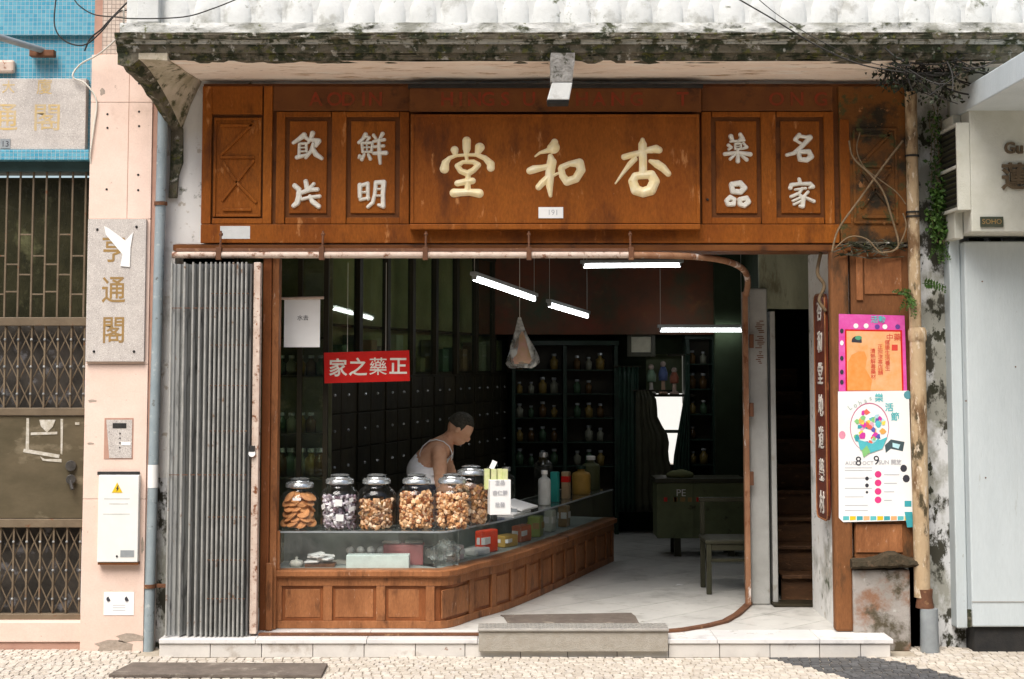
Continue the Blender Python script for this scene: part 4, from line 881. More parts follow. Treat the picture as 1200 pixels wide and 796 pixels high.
# ------------------------------------------------------------------ fluorescent lamps
def lamp(label, p, q, r=.017):
    p, q = Vector(p), Vector(q); t = T('fluorescent_lamp', label, 'lamp', (p + q) / 2, 'fluorescent tubes over the shop'); d_ = (q - p).normalized()
    MB().tube([p, q], r, 10).build('tube', m_tube, t, smooth='auto')
    up = Vector((0, 0, r + .022)); m = (p + q) / 2 + up
    rt = Matrix.Rotation(math.atan2(d_.y, d_.x), 3, 'Z') @ Matrix.Rotation(-math.asin(d_.z), 3, 'Y')
    MB().obox(m, (q - p).length + .06, .05, .03, rt).build('housing', m_lampm, t, bevel=.003)
    for e in (p, q):
        MB().obox(e + up * .4, .02, .035, .05, rt).build('socket', m_lampm, t)
        MB().tube([e + up, (e.x, e.y, ZC)], .002, 4).build('cord', m_wcable, t)
lamp('nearest slanted fluorescent tube above the counter left of hanging bag', P(556, 327, 1.25), P(626, 351, 2.3), .016)
lamp('shorter slanted fluorescent tube right of the hanging bag', P(644, 358, 3.1), P(688, 371, 4.2), .016)
lamp('upper fluorescent tube under the curved gate rail', P(684, 312, 3.2), P(797, 311, 3.2), .016)
lamp('lower fluorescent tube in front of the right back shelf', P(774, 387, 4.4), P(869, 387, 4.4), .016)

# ------------------------------------------------------------------ cabinets and shelves
ORD = ['first', 'second', 'third', 'fourth', 'fifth', 'sixth', 'seventh', 'eighth', 'ninth', 'tenth', 'eleventh']
BC = ['brown', 'green', 'pale', 'ochre']
def medbottle(x_, y_, z_, label, group, k, s_=1.0):
    t = T('medicine_bottle', label, 'bottle', (x_, y_, z_), group); c = t.location
    cols = [plainc[k % len(plainc)]]
    MB().lathe([(0, 0), (.03 * s_, 0), (.032 * s_, .07 * s_), (.014 * s_, .085 * s_), (.013 * s_, .1 * s_), (0, .1 * s_)], c, 8, False).build('body', plainc[k % len(plainc)], t, smooth=True)
    MB().lathe([(0, .1 * s_), (.018 * s_, .1 * s_), (.018 * s_, .118 * s_), (0, .118 * s_)], c, 8, False).build('cap', m_lid, t, smooth='auto')
    return t
plainc = [plain('brown_bottle', (.09, .05, .02), .2), plain('green_bottle', (.05, .09, .05), .2), plain('pale_bottle', (.2, .2, .15), .3), plain('ochre_bottle', (.2, .14, .04), .3)]
# long glazed cabinet along the slanting left wall
A = Vector((X(384, .95), .95, 0)); Bp = Vector((-.02, 5.6, 0)); dirc = (Bp - A).normalized(); L_ = (Bp - A).length; nc = Vector((dirc.y, -dirc.x, 0)); ang = math.atan2(dirc.y, dirc.x)
zm = Z(437, 2.0); ztop = ZC - .02
cab = T('wall_cabinet', 'long dark glazed medicine cabinet running back along the left wall', 'cabinet', (A.x, A.y, ZF))
def cbox(nm, s0, s1, o0, o1, z0, z1, mat, bev=.003):
    c_ = A + dirc * ((s0 + s1) / 2) + nc * ((o0 + o1) / 2); return MB().obox((c_.x, c_.y, (z0 + z1) / 2), abs(s1 - s0), abs(o1 - o0), z1 - z0, ang).build(nm, mat, cab, bevel=bev)
m_cabin = M('cabinet_inside', (.4, .35, .19), (.27, .25, .13), .7, 4)
cbox('back_panel', 0, L_, -.2, -.18, ZF, ztop, m_cabin)
cbox('shelf', 0, L_, -.179, -.035, zm - .02, zm, m_dwood); cbox('lower_carcass', 0, L_, -.179, -.03, ZF + .001, zm - .0205, m_dwood)
cbox('cornice', 0, L_, -.03, .03, ztop - .06, ztop, m_dwood)
nb = 8
for i in range(nb + 1):
    s0 = L_ * i / nb; cbox('mullion', s0 - .035, s0 + .035, -.03, .02, zm - .02, ztop - .061, m_dwood)
for i in range(nb):
    s0, s1 = L_ * i / nb + .036, L_ * (i + 1) / nb - .036
    cbox('glass_pane', s0, s1, -.012, -.008, zm, ztop - .062, m_cglass, 0)
    cbox('upper_shelf', s0, s1, -.178, -.05, zm + .36, zm + .375, m_dwood)
    for r_ in range(6):   # drawers below
        z0 = ZF + .05 + r_ * (zm - ZF - .08) / 6
        for h_ in range(2):
            a0 = s0 + (s1 - s0) * h_ / 2 + .006; a1 = s0 + (s1 - s0) * (h_ + 1) / 2 - .006
            cbox('drawer', a0, a1, -.03, -.016, z0, z0 + (zm - ZF - .08) / 6 - .012, m_dwood, .003)
            dq = cab.children[-1] if False else bpy.data.objects[LAST[0]]; cq = A + dirc * ((a0 + a1) / 2) - nc * .012; zq = z0 + (zm - ZF - .08) / 12
            MB().ball((cq.x, cq.y, zq), .012, 6, 4).build('pull', m_lid, dq)
for i in range(nb):
    for k in range(2):
        s0 = L_ * (i + .25 + .5 * k) / nb + rnd.uniform(-.03, .03); q = A + dirc * s0 - nc * .11; hh = rnd.uniform(.12, .32)
        cm = [(.3, .27, .16), (.12, .2, .14), (.35, .2, .14), (.45, .43, .34)][(i + k) % 4]
        carton('medicine_box', '%s medicine box, %s one in the %s bay of the long wall cabinet' % (['tan', 'green', 'reddish', 'cream'][(i + k) % 4], ['nearer', 'farther'][k], ORD[i]), 'box', q.x, q.y, zm + .001, rnd.uniform(.1, .2), .1, hh, plain('medicine_card', cm), math.degrees(ang))['group'] = 'boxes in the long cabinet'
# narrow glazed display by the gate
sc_ = T('display_cabinet', 'narrow glazed cabinet beside the door post with bottles on shelves', 'cabinet', (X(352, .6), .6, ZF))
x0, x1 = X(322, .6), X(384, .6)
box('back_board', M('display_backing', (.14, .14, .085), (.07, .075, .04), .7, 6, spots=[((.25, .22, .14), .58, .66, 6)]), sc_, x0 - .3, x1, .85, .87, ZF, ZC - .05, 0)
for a in (x0 - .3, x0 + .16, x1 - .03): box('stile', m_dwood, sc_, a, a + .035, .58, .62, ZF, ZC - .05, .003)
shz = [Z(560, .6), Z(508, .6), Z(440, .6), Z(395, .6)]
for z in shz: box('shelf', m_dwood, sc_, x0 - .26, x1 - .035, .63, .849, z - .015, z, .002)
box('glass_pane', m_cglass, sc_, x0 - .26, x1 - .035, .6, .604, Z(600, .6), ZC - .06, 0)
kk = 0
for si, z in enumerate(shz[:3]):
    for k in range(5):
        bx2 = x0 + .03 + k * .07 + rnd.uniform(-.01, .01)
        if bx2 > x1 - .06: break
        medbottle(bx2, .7 + rnd.uniform(0, .06), z + .001, '%s bottle, %s from the left on the %s shelf in the narrow cabinet' % (BC[kk % 4], ORD[k], ['lowest', 'middle', 'upper'][si]), 'bottles in the narrow cabinet', kk, 1.2 + .5 * (si == 0)); kk += 1
# back shelves
def backshelf(px0, px1, py0, label, Yb, nsh, group, blabel):
    t = T('back_shelf', label, 'shelf', (X((px0 + px1) / 2, Yb), Yb, ZF)); a, b_ = X(px0, Yb), X(px1, Yb); zt2 = Z(py0, Yb)
    for x_ in (a, (a + b_) / 2, b_): box('upright', m_dgreen, t, x_ - .02, x_ + .02, Yb, Yb + .25, ZF, zt2, .003)
    box('back_board', m_dwood, t, a, b_, Yb + .26, Yb + .28, ZF, zt2, 0); box('top_board', m_dgreen, t, a - .03, b_ + .03, Yb - .02, Yb + .27, zt2 + .001, zt2 + .05, .003)
    n_ = nsh
    for i in range(n_):
        z = zt2 - .25 - i * (zt2 - ZF - .7) / n_; box('shelf_board', m_dgreen, t, a + .021, (a + b_) / 2 - .021, Yb + .01, Yb + .255, z - .012, z, .002); box('shelf_board', m_dgreen, t, (a + b_) / 2 + .021, b_ - .021, Yb + .01, Yb + .255, z - .012, z, .002)
        m = int((b_ - a) / .13)
        for k in range(m):
            x_ = a + .06 + k * (b_ - a - .1) / m
            if abs(x_ - (a + b_) / 2) < .05 or rnd.random() < .12: continue
            ci = rnd.randrange(4); medbottle(x_, Yb + .1 + rnd.uniform(-.02, .03), z + .001, '%s bottle, %s from the left in the %s row of %s' % (BC[ci], ORD[k], ORD[i], blabel), group, ci, rnd.uniform(1.0, 1.5))
backshelf(602, 722, 405, 'dark shelf of bottles on the back wall behind the counter end', YB - .35, 5, 'bottles on the back shelf by the counter', 'the shelf beyond the counter')
backshelf(806, 868, 398, 'dark green shelf of bottles under the lower lamp', YB - .35, 5, 'bottles on the back shelf under the lamp', 'the shelf under the lamp')
# painted bulkhead
bk = MB(); bk.box(X(560, 5.0), X(900, 5.0), 5.0, 5.05, Z(392, 5.0), ZC - .001)
bkm = M('faded_painted_panel', (.13, .035, .012), (.06, .03, .015), .6, 2.2, .1, spots=[((.025, .05, .025), .5, .72, 1.6), ((.17, .03, .015), .58, .75, 2.2), ((.16, .07, .02), .6, .75, 3)])
bk = bk.build('bulkhead_panel', bkm); tag(bk, 'faded red and green painted panel above the back shelves', 'panel')
# clock
ck = T('wall_clock', 'square pale faced wall clock above the back doorway', 'clock', (X(751, 5.2), 5.2, Z(418, 5.2)))
for a in ((735, 740, 390, 418), (763, 768, 390, 418), (740, 763, 390, 395), (740, 763, 413, 418)): pbox('frame', m_chair, ck, *a, 5.2, .05, .003)
pbox('face', plain('clock_face', (.45, .42, .32)), ck, 740, 763, 395, 413, 5.22, .01, 0)
# back doorway with daylight, curtain and figurines
wd_ = T('back_window', 'bright daylit opening at the far end of the shop', 'window', (X(780, YB), YB + .2, Z(545, YB)))
box('lit_pane', emit('daylit_pane', (1, .97, .9), .45), wd_, bx0, bx1, YB + .3, YB + .31, Z(545, YB), Z(462, YB), 0)
box('upper_recess', m_green_box, wd_, bx0, bx1, YB + .3, YB + .31, Z(461.5, YB), Z(412, YB), 0)
box('cross_bar', m_gst, wd_, bx0, bx1, YB + .25, YB + .27, Z(509, YB), Z(505, YB), .002)
def curtain(label, px0, px1, py0, py1, Y, mat, edge):
    t = T('curtain', label, 'curtain', (X((px0 + px1) / 2, Y), Y, Z(py1, Y))); b = MB(); n_ = 16; m = 14; vs = []
    for i in range(m + 1):
        tt = i / m; py = py0 + (py1 - py0) * tt; a_, b_ = edge(tt, px0, px1)
        for k in range(n_ + 1):
            px = a_ + (b_ - a_) * k / n_; vs.append((X(px, Y, py), Y + .03 * math.sin(k * 1.9 + tt), Z(py, Y)))
    b.add(vs, [(i * (n_ + 1) + k, i * (n_ + 1) + k + 1, (i + 1) * (n_ + 1) + k + 1, (i + 1) * (n_ + 1) + k) for i in range(m) for k in range(n_)])
    o_ = b.build('cloth', mat, t, smooth=True); s_ = o_.modifiers.new('cloth', 'SOLIDIFY'); s_.thickness = .006
    MB().tube([(X(px0, Y) - .03, Y, Z(py0, Y)), (X(px1, Y) + .03, Y, Z(py0, Y))], .01, 8).build('rod', m_dwood, t)
    return t
curtain('dark olive coat-like cloth covering the left part of the bright opening', 745, 784, 458, 600, 5.3, m_chair, lambda t, a, b: (a, 763 + 22 * min(1, t * 2.1) + 2.5 * math.sin(t * 21)))
curtain('dark green curtain drawn at the right edge of the bright opening', 786, 806, 416, 600, 5.32, m_dgreen, lambda t, a, b: (803 - 14 * max(0, (t - .22)) / .45 if t < .67 else 789, b + 2))
curtain('green curtain hanging beside the bottle shelf left of the opening', 722, 748, 430, 600, 5.34, m_dgreen, lambda t, a, b: (a, b))
for i, (px, py, c1, c2, lb) in enumerate([(763, 436, (.2, .3, .2), (.5, .45, .4), 'small green dressed figurine on the ledge of the bright opening'), (777, 432, (.1, .14, .3), (.5, .3, .2), 'blue dressed figurine in the middle of the bright opening ledge'), (790, 440, (.3, .1, .06), (.5, .35, .28), 'red dressed figurine next to the green curtain')]):
    Yf = 5.4; t = T('figurine', lb, 'figurine', (X(px, Yf), Yf, Z(462, Yf))); c_ = t.location; h_ = Z(py - 10, Yf) - c_.z
    MB().lathe([(0, 0), (.05, 0), (.045, .02), (.02, h_ * .12), (.02, h_ * .4), (0, h_ * .41)], c_, 10, False).build('legs', plain('fig_legs', c2), t, smooth=True)
    MB().lathe([(0, h_ * .4), (.045, h_ * .4), (.05, h_ * .6), (.025, h_ * .8), (0, h_ * .8)], c_, 10, False).build('robe', plain('fig_robe', c1), t, smooth=True)
    MB().ball((c_.x, c_.y, c_.z + h_ * .88), .03, 10, 8).build('head', plain('fig_head', (.45, .35, .3)), t, smooth=True)
box('ledge', m_dwood, wd_, bx0 - .05, bx1 + .05, 5.36, 5.46, Z(465, 5.4), Z(462, 5.4) - .001, .002)

# ------------------------------------------------------------------ green box on legs, chair, bench
Yt = 3.6
gb = T('green_cabinet', 'olive green box on legs with red and yellow lettering in the back', 'cabinet', (X(800, Yt), Yt + .2, ZF))
pbox('box', m_green_box, gb, 770, 872, 566, 631, Yt, .4, .006)
pbox('lid', m_chair, gb, 768, 874, 561, 566, Yt - .02, .44, .004)
pbox('corner_bead', m_green_box, gb, 811, 813, 567, 630, Yt - .012, .0118, .002)
letters('PE', .09, m_paper, gb, (X(798, Yt, 576), Yt - .002, Z(578, Yt)), ext=.0005, name='lettering')
for px, w_, c in ((778, 4, m_red), (789, 5, m_gold_dull), (797, 6, m_gold_dull), (806, 7, m_gold_dull), (816, 4, m_red), (790, 3, m_red)): pbox('painted_mark', c, gb, px, px + w_, 583, 588, Yt - .003, .0028, 0)
for px in (793, 856):
    for dy in (.04, .34): box('leg', m_chair, gb, X(px, Yt) - .03, X(px, Yt) + .03, Yt + dy, Yt + dy + .05, ZF + .001, Z(631.5, Yt), .004)
b = MB(); b.ball((X(798, Yt), Yt + .15, Z(561, Yt) + .02), (.13, .1, .05), 16, 8); b.v = [(v[0], v[1], max(v[2], Z(561, Yt) + .001) + .02 * noise.noise(Vector(v) * 12)) for v in b.v]
sk = T('cloth_bundle', 'crumpled olive cloth bundle on top of the green box', 'bundle', (X(798, Yt), Yt + .15, Z(561, Yt))); b.build('cloth', M('olive_cloth', (.14, .14, .06), (.09, .1, .04), .8), sk, smooth=True)
Yc = 1.45
ch = T('wooden_chair', 'dark green wooden chair just inside the grey stone post', 'chair', (X(850, Yc), Yc + .2, ZF))
cx0, cx1 = X(828, Yc, 640), X(828, Yc, 640) + .42; zse = Z(633, Yc)
box('seat', m_chair, ch, cx0 - .01, cx1 + .01, Yc - .01, Yc + .40, zse - .03, zse, .008)
for x_ in (cx0, cx1 - .04):
    box('leg', m_chair, ch, x_, x_ + .038, Yc, Yc + .038, ZF + .001, zse - .0305, .004); box('leg', m_chair, ch, x_, x_ + .038, Yc + .35, Yc + .388, ZF + .001, zse - .0305, .004)
    box('back_post', m_chair, ch, x_, x_ + .036, Yc + .352, Yc + .386, zse + .0005, Z(588, Yc + .36), .004)
box('back_rail', m_chair, ch, cx0 - .01, cx1 + .01, Yc + .35, Yc + .388, Z(588, Yc + .36) + .0005, Z(583, Yc + .36), .004); box('stretcher', m_chair, ch, cx0 + .039, cx1 - .041, Yc + .01, Yc + .03, Z(657, Yc) - .012, Z(657, Yc) + .012, .003)
box('apron', m_chair, ch, cx0 + .039, cx1 - .041, Yc + .005, Yc + .025, zse - .08, zse - .031, .003)

# ------------------------------------------------------------------ mats and threshold plate
def flat(name, label, cat, pts, z, th, mat):
    q = [PF(a, b, z + th) for a, b in pts]; t = MB().prism([(v.x, v.y, z) for v in q], (0, 0, th)); o = t.build(name, mat, bevel=.004); return tag(o, label, cat)
flat('door_mat', 'grey brown rubber mat lying on the marble shop floor', 'mat', [(597, 733), (590, 722), (586, 720.5), (740, 718), (745, 722), (750, 731.5)][:], ZF + .001, .008, m_mat)
flat('kerb_mat', 'long thin dark mat lying on the pavement below the folding gate', 'mat', [(127, 790), (377, 791), (384, 777), (155, 776)], .014, .02, m_mat)
rmp = T('threshold_plate', 'patterned steel threshold plate covering the middle of the doorstep', 'ramp', (X(671, -.35), -.35, 0))
box('stone_block', m_rampf, rmp, X(561, -.36, 750), X(783, -.36, 750), -.36, -.336, Z(764, -.36), Z(740, -.36), .004)
box('tread_plate', m_ramp, rmp, X(560, -.37, 738), X(784, -.37, 738), -.372, -.17, Z(740, -.36) + .0005, Z(738, -.36) + .008, .004)
b = MB()
for i in range(46):
    for j_ in range(5):
        x_ = X(563, -.36) + (X(781, -.36) - X(563, -.36)) * (i + .5) / 46; y_ = -.355 + j_ * .04
        b.obox((x_, y_, Z(738, -.36) + .009), .022, .006, .003, R(45 if (i + j_) % 2 else -45))
b.build('raised_pattern', m_ramp, rmp, kind='stuff')

# ================================================================== BALCONY
BY = -.72
bal = T('balcony', 'mossy concrete balcony slab with white balustrade above the shop sign', 'balcony', (X(640, -.3), -.3, Z(70, BY)))
xL, xR = X(137, BY, 60), X(1215, BY, 60)
def zz(py): return Z(py, BY)
# moulded fascia: swept bands with a rough surface
def band(y0, y1, z0, z1, mat, name, amp=.006, rag=0.0, x0=xL, x1=xR, n=160):
    b = MB(); vs = []; m = 5
    for i in range(n + 1):
        x_ = x0 + (x1 - x0) * i / n
        zb = z0 + rag * (noise.noise(Vector((x_ * 3, 0, 1))) + .5 * noise.noise(Vector((x_ * 11, 4, 1))))
        for k in range(m + 1):
            z = zb + (z1 - zb) * k / m; vs.append((x_, y0 + (y1 - y0) * k / m + amp * noise.noise(Vector((x_ * 14, k * 1.1, z0 * 9))), z))
        vs.append((x_, BY + .13, z1)); vs.append((x_, BY + .13, zb))
    w_ = m + 3
    fs = [(i * w_ + k, (i + 1) * w_ + k, (i + 1) * w_ + (k + 1) % w_, i * w_ + (k + 1) % w_) for i in range(n) for k in range(w_)] + [tuple(range(w_)), tuple(n * w_ + k for k in range(w_ - 1, -1, -1))]
    b.add(vs, fs); return b.build(name, mat, bal, smooth='auto')
band(BY + .04, BY + .02, zz(69), zz(62), m_moss, 'lower_band', .012, .014)
band(BY + .0, BY - .02, zz(62) + .001, zz(53), m_moss, 'middle_band', .008)
band(BY - .03, BY - .04, zz(53) + .001, zz(48), m_mossw, 'fillet', .008)
band(BY - .06, BY - .07, zz(48) + .001, zz(41), m_moss, 'drip_edge', .012)
m_kerb = M('stained_kerb', (.6, .6, .57), (.42, .42, .39), .9, 6, .8, 40, stretch=(.7, 1, 1), spots=[((.28, .28, .24), .5, .62, 5), ((.07, .075, .045), .57, .64, 8), ((.16, .17, .1), .6, .64, 18)])
band(BY + .05, BY + .06, zz(41) + .001, zz(24), m_kerb, 'kerb', .014)
# soffit
b = MB(); nx_, ny_ = 60, 6; vs = []
sx0, sx1 = X(196, BY + .04, 75), X(1086, BY + .04, 75)
for i in range(nx_ + 1):
    for k in range(ny_ + 1):
        x_ = xL + .1 + (xR - xL - .1) * i / nx_; y_ = BY + .05 + (-.0 - BY - .05) * k / ny_
        vs.append((x_, y_, zz(70) + .004 + .012 * noise.noise(Vector((x_ * 2, y_ * 5, 3)))))
b.add(vs, [(i * (ny_ + 1) + k, i * (ny_ + 1) + k + 1, (i + 1) * (ny_ + 1) + k + 1, (i + 1) * (ny_ + 1) + k) for i in range(nx_) for k in range(ny_)])
b.build('soffit', m_soffit, bal, smooth=True)
# parapet with bell shaped balusters
box('parapet_wall', m_para, bal, xL + .02, xR, BY + .14, BY + .3, zz(24) + .001, zz(-90), 0)
bp_ = [(.035, 0), (.095, .0), (.1, .03), (.098, .1), (.085, .15), (.06, .2), (.04, .25), (.035, .32), (.06, .42), (.035, .46)]
px = 205; first = None
while px < 1190:
    x_ = X(px, BY + .1, 15)
    if first is None:
        first = MB().lathe([(r_ * .98, z + zz(24) + .002) for r_, z in bp_], (0, 0, 0), 14, True); first.v = [(v[0], v[1] * .45 + .03, v[2]) for v in first.v]; first = first.build('baluster', m_para, bal, smooth='auto'); first.location = Vector((x_, BY + .13, 0))
    else:
        o = first.copy(); COL.objects.link(o); o.location = Vector((x_, BY + .13, 0))
    px += 36.3
box('pier', m_para, bal, X(158, BY, 10), X(183, BY, 10), BY + .06, BY + .2, zz(24) + .002, zz(-60), .006)
# left bracket
m_cheek = M('dirty_pale_concrete', (.55, .48, .38), (.3, .27, .18), .9, 7, .6, 35, spots=[((.08, .08, .04), .52, .62, 9), ((.55, .5, .42), .6, .68, 12)])
b = MB(); vc = []; vs = []; n_ = 14
for i in range(n_ + 1):
    t = i / n_; y_ = BY + .0 + (-.01 - BY) * t
    zbm = zz(72) - .02 + (Z(158, 0) - zz(72) + .02) * (t ** 1.4)
    xl_ = X(138, BY, 60) + (X(203, 0, 150) - X(138, BY, 60)) * t ** .9; xr_ = X(196, BY, 75) + (X(236, 0, 120) - X(196, BY, 75)) * t
    nn = .012 * noise.noise(Vector((t * 9, 0, 0)))
    ztp = zz(62)
    xm_ = xl_ + (.13 - .07 * t)
    for p in ((xl_ + nn, y_, ztp), (xl_ + nn, y_, zbm + nn), (xl_ * .4 + xm_ * .6, y_, zbm - .012 + nn * 2), (xm_, y_, zbm + .03), (xm_, y_, ztp)): vs.append(p)
    vc.extend([(xm_ + .001, y_ + .001, ztp), (xm_ + .001, y_ + .001, zbm + .034), ((xm_ + xr_) / 2, y_ + .001, (zbm + .04) * .45 + .55 * zz(71)), (xr_, y_ + .001, zz(71)), (xr_, y_ + .001, ztp)])
fs = [(i * 5 + k, i * 5 + (k + 1) % 5, (i + 1) * 5 + (k + 1) % 5, (i + 1) * 5 + k) for i in range(n_) for k in range(5)] + [(0, 1, 2, 3, 4), (n_ * 5 + 4, n_ * 5 + 3, n_ * 5 + 2, n_ * 5 + 1, n_ * 5)]
b.add(vs, fs); b.build('corbel', m_moss, bal)
MB().add(vc, fs).build('corbel_cheek', m_cheek, bal)
# middle hanging block
b = MB(); n = 8; vs = []
for k in range(n + 1):
    py = 62 + 34 * k / n; e = lambda q: 1.2 * noise.noise(Vector((py * .3, q, 0)))
    for px, dy in ((645 + e(1) - .3 * k * 0, 0), (674 + e(2) - k * .4, 0), (674 + e(2) - k * .4, .1), (645 + e(1), .1)): p = P(px, py, BY - .03 + .006 * k); vs.append((p.x, p.y + dy, p.z))
b.add(vs, [(i * 4 + k, i * 4 + (k + 1) % 4, (i + 1) * 4 + (k + 1) % 4, (i + 1) * 4 + k) for i in range(n) for k in range(4)] + [(0, 3, 2, 1), (n * 4, n * 4 + 1, n * 4 + 2, n * 4 + 3)])
b.build('rough_drop', M('rough_grey_concrete', (.4, .39, .37), (.2, .19, .17), .95, 14, 1.5, 50, spots=[((.07, .07, .05), .56, .64, 20)]), bal)
MB().prism([P(647, 96.5, BY + .02), P(671, 96.5, BY + .02), P(667, 117, BY + .03), P(641, 117, BY + .03)], (0, .12, 0)).build('concrete_block', m_para, bal, bevel=.006)
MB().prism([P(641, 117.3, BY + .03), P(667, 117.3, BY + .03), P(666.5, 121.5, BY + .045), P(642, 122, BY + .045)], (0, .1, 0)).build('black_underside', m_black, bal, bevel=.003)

# ================================================================== LEFT NEIGHBOUR
PYY = -.13
m_pinkd = M('pink_edge', (.45, .27, .2), (.36, .2, .15), .7, 8, .2)
pp = T('pink_pilaster', 'pale pink stone pilaster between the left gate and the blue pipe', 'pilaster', (X(130, PYY), 0, 0))
x0, x1 = X(97.5, PYY, 560), X(171, PYY, 560)
joints = [765, 585, 427, 257, 120, 64]
for a, b_ in zip(joints, joints[1:]):
    z0 = 0 if a == 765 else Z(a, PYY) + .0015
    box('stone_panel', m_pink, pp, x0, x1, PYY, PYY + .04, z0, Z(b_, PYY) - .0015, .002)
box('edge_strip', m_pinkd, pp, x1 + .0015, X(177, PYY, 560), PYY + .012, PYY + .04, .0, Z(64, PYY), .003)
box('core', m_pinkd, pp, x0 + .002, X(176, PYY, 560), PYY + .041, .2, 0, 4.4, 0)
box('mosaic_strip', m_bmosaic, pp, X(118, PYY + .02, 130), x1, PYY + .02, PYY + .0405, Z(64, PYY) + .001, 4.4, 0)
box('side_strip', m_bmosaic, pp, X(113.5, -.1, 200), x0 - .001, -.1, 0, Z(257, PYY), Z(95, PYY), .001)
for px, py in ((126, 134), (163, 98), (163, 131), (163, 148), (126, 150), (125, 222), (162, 205), (162, 223)):
    MB().tube([(X(px, PYY, py), PYY - .002, Z(py, PYY)), (X(px, PYY, py), PYY + .002, Z(py, PYY))], .008, 8).build('anchor_hole', m_black, pp)
# plaque
pq = T('stone_plaque', 'grey granite plaque with three faded gold characters on pink pilaster', 'plaque', (X(136, PYY), PYY, Z(425, PYY)))
pbox('slab', m_granite, pq, 101.5, 170, 257, 424, PYY - .03, .029, .003)
for ch, py in (('亨', 293), ('通', 341), ('閣', 388)):
    letters(ch, .19, m_gold_dull, pq, (X(133, PYY - .03, py), PYY - .0305, Z(py + 1, PYY - .03)), bold=.002, ext=.0008, name='character', width=.85)
for px, py in ((114, 269), (160, 266), (110, 412), (157, 412)): MB().ball((X(px, PYY - .03, py), PYY - .03, Z(py, PYY - .03)), .009).build('bolt', m_black, pq, smooth=True)
b = MB(); Yq = PYY - .034
for poly in ([(122, 265), (128, 268), (152, 286), (152, 296), (145, 300), (124, 275)], [(146, 283), (156, 272), (153, 290), (152, 313), (141, 312), (144, 295)]):
    b.prism([P(a, c_, Yq) for a, c_ in poly], (0, .0025, 0)); Yq -= .003
b.build('torn_tape', m_paper, pq)
box('seam', m_pinkd, pp, X(149.5, PYY, 190), X(150.3, PYY, 190), PYY - .0008, PYY - .0001, Z(256, PYY), Z(70, PYY), 0)
m_chip = M('bare_render_chip', (.4, .33, .27), (.3, .25, .2), .95, 30, .6)
for cx, cy, rx, ry in ((133, 758, 22, 7), (108, 470, 5, 1.5), (106, 520, 4, 1.2), (152, 748, 16, 5), (167, 640, 1.6, 9), (120, 108, 3, 4)):
    MB().prism([P(min(max(cx + rx * (1 + .3 * math.sin(k * 2.3)) * math.cos(k * .6283), 99), 170), min(cy + ry * (1 + .3 * math.cos(k * 1.7)) * math.sin(k * .6283), 763.5), PYY - .0012) for k in range(10)], (0, .001, 0)).build('chipped_patch', m_chip, pp)
# intercom
ic = T('intercom', 'recessed grey intercom panel with a column of buttons on the pilaster', 'intercom', (X(140, PYY), PYY, Z(538, PYY)))
pbox('recess', m_pinkd, ic, 122, 156, 490, 538, PYY - .003, .0028, .001)
b = MB(); b.prism([P(124.5, 492, PYY - .006), P(155, 492, PYY - .006), P(154, 537, PYY - .006), P(128, 537, PYY - .006)], (0, .0028, 0)); b.build('faceplate', m_granite, ic)
for k in range(4): MB().ball((X(141, PYY, 508), PYY - .007, Z(508 + k * 5.5, PYY)), .005).build('button', m_black, ic)
pbox('speaker_grille', m_black, ic, 132, 148, 496, 502, PYY - .008, .0018, 0); pbox('name_tag', m_paper, ic, 142, 153, 518, 522, PYY - .0085, .002, 0)
# electric box
eb = T('meter_box', 'white electrical box with yellow warning triangle on pink pilaster', 'electric box', (X(138, PYY), PYY, Z(660, PYY)))
pbox('door', M('white_box_paint', (.74, .74, .7), (.68, .68, .64), .4, 6), eb, 114.5, 162, 557, 659, PYY - .05, .049, .004)
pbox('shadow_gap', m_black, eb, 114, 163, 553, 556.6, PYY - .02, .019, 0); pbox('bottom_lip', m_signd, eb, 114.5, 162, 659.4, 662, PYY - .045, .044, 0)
m_yw = plain('warning_yellow', (.75, .5, .02))
b = MB(); b.prism([P(131, 577.5, PYY - .052), P(143.5, 577.5, PYY - .052), P(137.3, 565.5, PYY - .052)], (0, .0018, 0)); b.build('warning_triangle', m_yw, eb)
b = MB(); b.prism([P(138, 569, PYY - .053), P(139, 569, PYY - .053), P(138, 572, PYY - .053), P(139.5, 572, PYY - .053), P(136.5, 576.5, PYY - .053), P(137, 573, PYY - .053), P(136, 573, PYY - .053)], (0, .0008, 0)); b.build('bolt_symbol', m_black_print, eb)
for py, a, b_ in ((584, 122, 152), (590, 128, 150), (602, 121, 152)): pbox('printed_line', plain('pale_print', (.55, .55, .52)), eb, a, b_, py, py + 1.2, PYY - .0508, .0007, 0)
pbox('grey_label', m_zinc, eb, 141, 157, 645, 653, PYY - .052, .0018, 0); MB().ball((X(137, PYY - .05, 652), PYY - .051, Z(652, PYY - .05)), .007).build('keyhole', m_black, eb)
nt_ = T('paper_notice', 'small white notice with two dark emblems low on the pilaster', 'notice', (X(138, PYY), PYY, Z(721, PYY)))
pbox('sheet', m_paper, nt_, 121.5, 157, 694, 721, PYY - .003, .0028, 0)
for px in (127.5, 149): b = MB(); b.tube([P(px, 702, PYY - .0031), P(px, 702, PYY - .0045)], .016, 10).build('emblem', m_black_print, nt_)
for py in (709, 712, 715): pbox('printed_line', m_grey_print, nt_, 132, 147, py, py + .7, PYY - .0036, .0005, 0)
